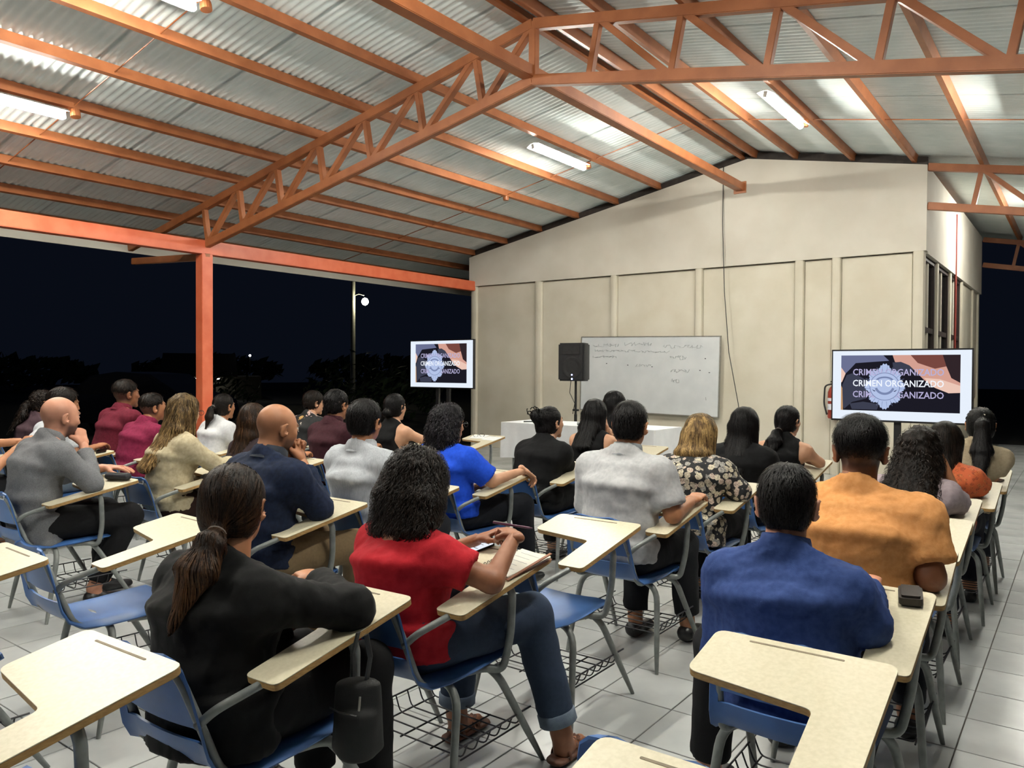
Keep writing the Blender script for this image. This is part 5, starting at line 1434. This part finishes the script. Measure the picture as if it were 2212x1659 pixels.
# -- grey jacket man's column
gj, gjI = sit(-4.80, 2.14, 'balding bearded man in a grey jacket leaning his chin on his fist', 'blue chair of the balding man in grey jacket', 0,
    lean=24, hunch=30, side=2, tall=1.08, bulk=1.0, head=(4, -6, 0), skin='pink', legs='#111114', beard=.95,
    top=dict(col='#5f6063', col2='#727376', sleeve='long', name='jacket', loose=.020, fold=.008, hem=-.12, nscale=220, slen=.82, neck='collar'), hair=dict(style='bald'),
    R=dict(e=(0.240, -0.020), th=(.045, .115, -.125), curl=1.0, fd=(-.5, .0, .85), back=(.85, .3, .2), thumb=.7), L=dict(t=(-.07, .20, .79), pole=(-1, .1, -.6), curl=.1, fd=(.8, .6, -.02), back=(0, 0, 1)), knees=dict(kR=(.18, .22, .52), aR=(.12, .04, .11), kL=(-.12, .22, .52), aL=(-.14, .22, .10)))
cr, crI = sit(-4.78, 2.90, 'woman in a cream knit top with long wavy blonde-brown hair', 'blue chair of the woman in cream knit top', 0,
    sex='f', lean=10, hunch=16, side=2, twist=-8, tall=1.06, bulk=1.12, head=(8, -6, 0), skin='light', legs='#2a1a15',
    top=dict(col='#a99d80', col2='#b8ac90', sleeve='long', loose=.016, fold=.010, faxis=(1, 0, .2), hem=-.02), hair=dict(style='long_wavy', color='blonde', len=.38, vol=.010, width=.10, taper=.95, out=.05, tips=1.0, sw=1.3), R=dict(e=(0.240, 0.030), t=(0.090, 0.200, 0.770), curl=.4))
sit(-4.76, 3.52, 'woman with long dark brown hair mostly hidden behind the bald man in navy', 'blue chair of the woman with long dark brown hair', 0,
    sex='f', lean=8, hunch=10, side=2, tall=.98, head=(-10, 0, 0), skin='tan', legs='#15161b', top=dict(col='#2b2226', sleeve='long'), hair=dict(style='long', color='brown', len=.34, vol=.008, width=.085, out=.05))
sit(-4.80, 4.26, 'man in a dark maroon shirt with short black hair', 'blue chair of the man in dark maroon shirt', 0,
    lean=8, hunch=12, side=2, tall=1.03, bulk=1.05, head=(8, 0, 0), skin='tan', legs='#17181d', top=dict(col='#2f141b', col2='#3a1a22', sleeve='long', neck='collar', loose=.02), hair=dict(style='short', color='black', vol=.010, rough=.005), R=dict(e=(0.220, -0.060), t=(0.100, 0.160, 0.770), curl=.4))
sit(-4.78, 4.94, 'woman in a black tank top with bare shoulders and hair clipped up', 'blue chair of the woman in black tank top', 0,
    sex='f', lean=10, hunch=12, side=3, tall=1.03, bulk=1.08, head=(2, 0, 0), skin='light', legs='#15161a', top=dict(col='#09090b', col2='#0e0e10', sleeve='none', loose=.012, strap=.05), hair=dict(style='bun', color='black', vol=.006, bz=-.045, clip=(.0, -.115, -.02)), R=dict(e=(0.260, 0.040), t=(0.140, 0.230, 0.780), curl=.4))
# -- further left
sit(-6.55, 2.86, 'dark-haired man in white shirt hidden behind the man in grey jacket', 'blue chair with a phone on its tablet, man in white shirt', 0,
    lean=12, hunch=14, side=2, tall=1.1, bulk=1.0, head=(-8, -6, 0), skin='tan', legs='#55606e', top=dict(col='#b8bcc2', col2='#c5c8cc', sleeve='short', neck='collar'), hair=dict(style='short', color='darkbrown', vol=.014, rough=.006), R=None)
sit(-6.48, 3.52, 'man in a crimson shirt raising a hand near his face', 'blue chair of the man in crimson shirt', 0,
    lean=8, hunch=12, side=3, tall=1.03, bulk=1.15, head=(-12, 4, 0), skin='tan', legs='#1c1d22', top=dict(col='#6b1936', col2='#7a2040', sleeve='long', neck='collar', loose=.022, fold=.008), hair=dict(style='fade', color='darkbrown', vol=.006, rough=.003),
    R=dict(e=(0.220, 0.060), th=(.11, .15, -.10), curl=.35, fd=(-.1, .1, .95), back=(.5, .8, 0), spread=.8))
sit(-7.05, 3.58, 'tallest man in a maroon polo shirt, head turned to the right', 'blue chair of the tall man in maroon polo', 0,
    lean=0, hunch=4, side=0, tall=1.16, bulk=1.2, head=(-4, 2, 0), skin='brown', legs='#16171b', top=dict(col='#581726', col2='#651d2e', sleeve='short', slen=.95, neck='collar', loose=.02, fold=.006), hair=dict(style='fade', color='darkbrown', vol=.006, rough=.003))
sit(-6.40, 4.20, 'woman in a white knit T-shirt with a blonde-streaked ponytail beside the orange post', 'blue chair of the woman in white knit T-shirt', 0,
    sex='f', lean=8, hunch=10, side=2, tall=1.03, bulk=1.1, head=(6, 0, 0), skin='tan', legs='#1b1c22', top=dict(col='#c2c4c6', col2='#cfd0d2', sleeve='short', slen=.9, loose=.018, fold=.006, faxis=(1, 0, .2)), hair=dict(style='pony_mid', color='darkbrown', len=.16, vol=.004, tw=.034, tips=2.2), R=None)
sit(-6.30, 5.14, 'person in a black shirt printed with pale lilies, dark cropped hair', 'blue chair of the person in lily-printed shirt', 0,
    sex='f', lean=8, hunch=12, side=2, tall=1.05, bulk=1.08, head=(-14, -4, 0), skin='light', legs='#15161a', top=dict(mat=M_FLORAL2, sleeve='short', slen=.9, loose=.02), hair=dict(style='short', color='darkbrown', vol=.014, rough=.005))
sit(-7.90, 3.24, 'woman with a curly dark ponytail at the far left behind the others', 'blue chair at the far left beside the dark open side', 0,
    sex='f', lean=10, hunch=12, tall=1.05, head=(-10, 0, 0), skin='tan', legs='#17181c', top=dict(col='#3a2a30', sleeve='short'), hair=dict(style='pony_mid', color='darkbrown', len=.24, vol=.006, tw=.045, curl=1))
sit(-6.55, 2.20, 'person in a white shirt cut by the left picture edge, forearms on the tablet', 'blue chair cut by the left picture edge, forearms on its tablet', 0,
    lean=14, hunch=12, side=-2, tall=1.0, head=(-4, -6, 0), skin='tan', legs='#17181c', top=dict(col='#b9bbbd', sleeve='short', slen=.7), hair=dict(style='short', color='black', vol=.008), R=dict(t=(.26, .20, .83), curl=.5), L=dict(t=(.20, .24, .86), pole=(-1, -.2, -.6), curl=.5))
# ------------------------------------------------------------------ small things on the tablets and beside the chairs
TILT = math.atan(.18)
def on_chair(o, cx, cy, x, y, rz=0, yaw=0, up=0.001):
    p = on_tab(cx, cy, x, y, rz, up)
    o.location = p
    o.rotation_euler = (Matrix.Rotation(math.radians(rz), 3, 'Z') @ Matrix.Rotation(TILT, 3, 'X') @ Matrix.Rotation(math.radians(yaw), 3, 'Z')).to_euler()
    return o
M_PH = pmat('phone_black', '#0e0f12', rough=.2)
E_PH = emat('phone_screen', '#eef4ff', SE*1.05)
M_LINES = pmat('grey_print', '#8b9096', rough=.8)
def phone(label, lit=False):
    t = empty('mobile_phone'); tag(t, label, 'phone')
    MB().prism(rrect(-.037, -.078, .037, .078, .01), .008).build('case', M_PH, t, bevel=.001)
    MB().prism(rrect(-.034, -.074, .034, .074, .008), .0006, (0, 0, .008)).build('screen', E_PH if lit else M_GLASS, t)
    if lit:
        for k in range(7): MB().b2((-.028, .055-.018*k, .0087), (.026-.012*(k % 3), .058-.018*k, .0090)).build('text_line', M_LINES, t)
    return t
on_chair(phone('phone with a bright white page on the tablet of the woman in red', True), -1.80, 2.06, -.025, .165, 0, -14)
# spiral notebook
nb = empty('notebook'); tag(nb, 'open spiral notebook with brown cover on the tablet of the woman in red', 'notebook')
M_COVER = pmat('brown_cover', '#7a4f3a', '#8a5c45', rough=.7); M_PAGE = pmat('lined_page', '#cfcdc2', '#d8d6cc', rough=.85)
MB().b2((-.078, -.105, 0), (.078, .105, .003)).build('cover', M_COVER, nb)
MB().b2((-.072, -.100, .003), (.074, .100, .011)).build('pages', M_PAGE, nb, bevel=.001)
for k in range(12): MB().tube([(-.072+.009*math.cos(a)-.004, -.088+.016*k, .008+.008*math.sin(a)) for a in np.linspace(0, 2*math.pi, 11)], .0011, 5).build('spiral_ring', M_BLACKM, nb)
for k in range(5): MB().b2((-.045, .07-.03*k, .0112), (.05-.02*(k % 2), .0715-.03*k, .0115)).build('writing', M_LINES, nb)
MB().bar((.080, -.11, .004), (.080, .10, .026), .012, .003).build('page_band', M_COVER, nb)
on_chair(nb, -1.80, 2.06, .21, .11, 0, -12)
pen = empty('pen', tuple(Vector((-1.80, 2.06, 0))+Vector((.18, .135, .855)))); tag(pen, 'purple pen held in the hand of the woman in red', 'pen')
pen.rotation_euler = (0, math.radians(-82), math.radians(35))
M_PEN = pmat('purple_pen', '#4a1b3c', rough=.3)
MB().lathe([(.001, -.07), (.004, -.058), (.0045, .06), (.004, .072)], (0, 0, 0), 10).build('barrel', M_PEN, pen, sm=40); MB().b2((.004, -.002, .02), (.006, .002, .07)).build('clip', M_ALU, pen)
# pencil case, phones and wallet
pc = empty('pencil_case'); tag(pc, 'black zipped pencil case on the tablet of the man in grey jacket', 'pencil case')
f_ = Field([(ECap((-.08, 0, .024), (.08, 0, .024), (.026, .022), (.026, .022), (0, 1, 0), .02), .01)], .006); f_.plane((0, 0, .001), (0, 0, -1)); V_, F_ = f_.mesh(); me = np_mesh('pouch', V_, F_); smooth(me); me.materials.append(pmat('navy_pouch', '#12131c', '#191b26', rough=.7)); link('pouch', me, pc)
MB().tube([(-.085, -.006, .045), (0, -.006, .0475), (.085, -.006, .045)], .002, 5).build('zip', M_ALU, pc)
on_chair(pc, -4.80, 2.14, .15, .175, 0, 12)
on_chair(phone('black phone on the tablet of the man in white shirt at the left'), -6.55, 2.86, .17, .18, 0, 60)
pc2 = empty('spectacle_case'); tag(pc2, 'long black case on the tablet beside the tall maroon man', 'case')
MB().prism(rrect(-.085, -.025, .085, .025, .02), .025).build('shell', M_PH, pc2, bevel=.006)
on_chair(pc2, -7.05, 3.58, .10, .16, 0, 20)
wl = empty('wallet'); tag(wl, 'dark leather wallet on the tablet of the man in blue shirt', 'wallet')
M_LEA = pmat('dark_leather', '#17120f', '#221a16', rough=.5)
MB().prism(rrect(-.032, -.045, .032, .045, .012), .034).build('fold', M_LEA, wl, bevel=.007); MB().b2((-.0325, -.03, .016), (-.0315, .03, .019)).build('seam', M_BLACK, wl)
on_chair(wl, -.63, 2.36, .23, .15, 1, 10)
on_chair(phone('dark phone on the tablet of the ponytailed woman at the far right'), -.68, 6.04, .18, -.04, 0, 70)
# papers and spectacles on the empty chair by the table
for x, y, a, lab in ((.17, .03, 8, 'white paper under the spectacles on the empty chair by the table'), (.36, .0, -6, 'second white paper on the empty chair by the table')):
    o = MB().b2((-.09, -.07, 0), (.09, .07, .0015)).build('paper_sheet', M_PAPER); tag(o, lab, 'paper'); on_chair(o, -4.98, 6.0, x-.16, y+.11, 0, a)
def spectacles(parent, name='eyeglasses', mat=None):
    mat = mat or M_BLACKM
    t = empty(name, parent=parent)
    m = MB()
    for s in (-1, 1):
        m.tube([(s*.033+.024*math.cos(a), 0, .017*math.sin(a)) for a in np.linspace(0, 2*math.pi, 17)], .0017, 5)
        m.tube([(s*.057, 0, .006), (s*.071, -.03, .008), (s*.074, -.09, .004)], .0016, 5)
    m.tube([(-.009, 0, .004), (0, .002, .007), (.009, 0, .004)], .0016, 5)
    return m, t
m_, t_ = spectacles(None); tag(t_, 'black-framed spectacles lying on the paper of the empty chair by the table', 'glasses'); m_.build('frame', M_BLACKM, t_)
on_chair(t_, -4.98, 6.0, .01, .14, 0, 25, .018)
def wear_glasses(info, root):
    m, t = spectacles(root); bpy.data.objects.remove(t)
    o = m.build('eyeglasses', M_BLACKM, root)
    R_ = Matrix([list(map(float, r)) for r in info['Rh']]); p = info['hp'](0, .112, .012)
    o.matrix_local = Matrix.Translation(Vector([float(v) for v in p])) @ R_.to_4x4()
wear_glasses(btI, bt); wear_glasses(crI, cr); wear_glasses(rI, rd)
# black shoulder bag hanging from the tablet of the woman in black blazer
bag = empty('shoulder_bag', (-1.52, 1.38, .385)); tag(bag, 'small black shoulder bag hanging below the tablet of the woman in black blazer', 'bag')
f_ = Field([(ECap((0, 0, .03), (0, 0, .19), (.068, .040), (.060, .030), (.8, .6, 0), .02), .02), (ECap((.02, -.025, .02), (.02, -.025, .12), (.045, .03), (.045, .02), (.8, .6, 0), .015), .02)], .006); V_, F_ = f_.mesh()
V_ = V_+vnormals(V_, F_)*(snoise(V_, 60, 3, 2)*.002)[:, None]; me = np_mesh('pouch', V_.astype(np.float32), F_); smooth(me); me.materials.append(pmat('black_nylon', '#0b0b0c', '#121213', rough=.7, bump=.3, bscale=600)); link('pouch', me, bag)
MB().tube([(.02, .01, .20), (.035, .01, .27), (.03, .0, .33)], .009, 6, flat=.4).build('strap', M_BLACK, bag); MB().tube([(-.03, .01, .20), (-.02, .0, .27), (.0, .0, .33)], .009, 6, flat=.4).build('strap', M_BLACK, bag)
for s in (-1, 1): MB().tube([(.03*s+.01, -.03, .18), (.03*s+.012, -.034, .16), (.03*s+.01, -.034, .145)], .003, 6).build('buckle', M_ALU, bag)
MB().tube([(-.045, -.058, .14), (0, -.066, .142), (.05, -.05, .14)], .002, 5).build('zip', M_BLACKM, bag)
# rolled dark knit jacket in the lap of the woman in cream
jk = empty('folded_jacket', (-4.78+.2, 2.90-.02, .60)); tag(jk, 'crumpled dark grey jacket beside the woman in cream knit top', 'jacket')
f_ = Field([(Ell((0, 0, .04), (.10, .09, .06)), .03), (Ell((.05, .05, .07), (.06, .07, .05)), .03), (Ell((-.05, .03, .08), (.06, .06, .04)), .03)], .010); V_, F_ = f_.mesh(); V_ = V_+vnormals(V_, F_)*(snoise(V_, 45, 8, 3)*.012)[:, None]
me = np_mesh('cloth', V_.astype(np.float32), F_); smooth(me); me.materials.append(pmat('charcoal_knit', '#1d1c1c', '#3a3734', scale=45, rough=.9, bump=.5, bscale=120)); link('cloth', me, jk)
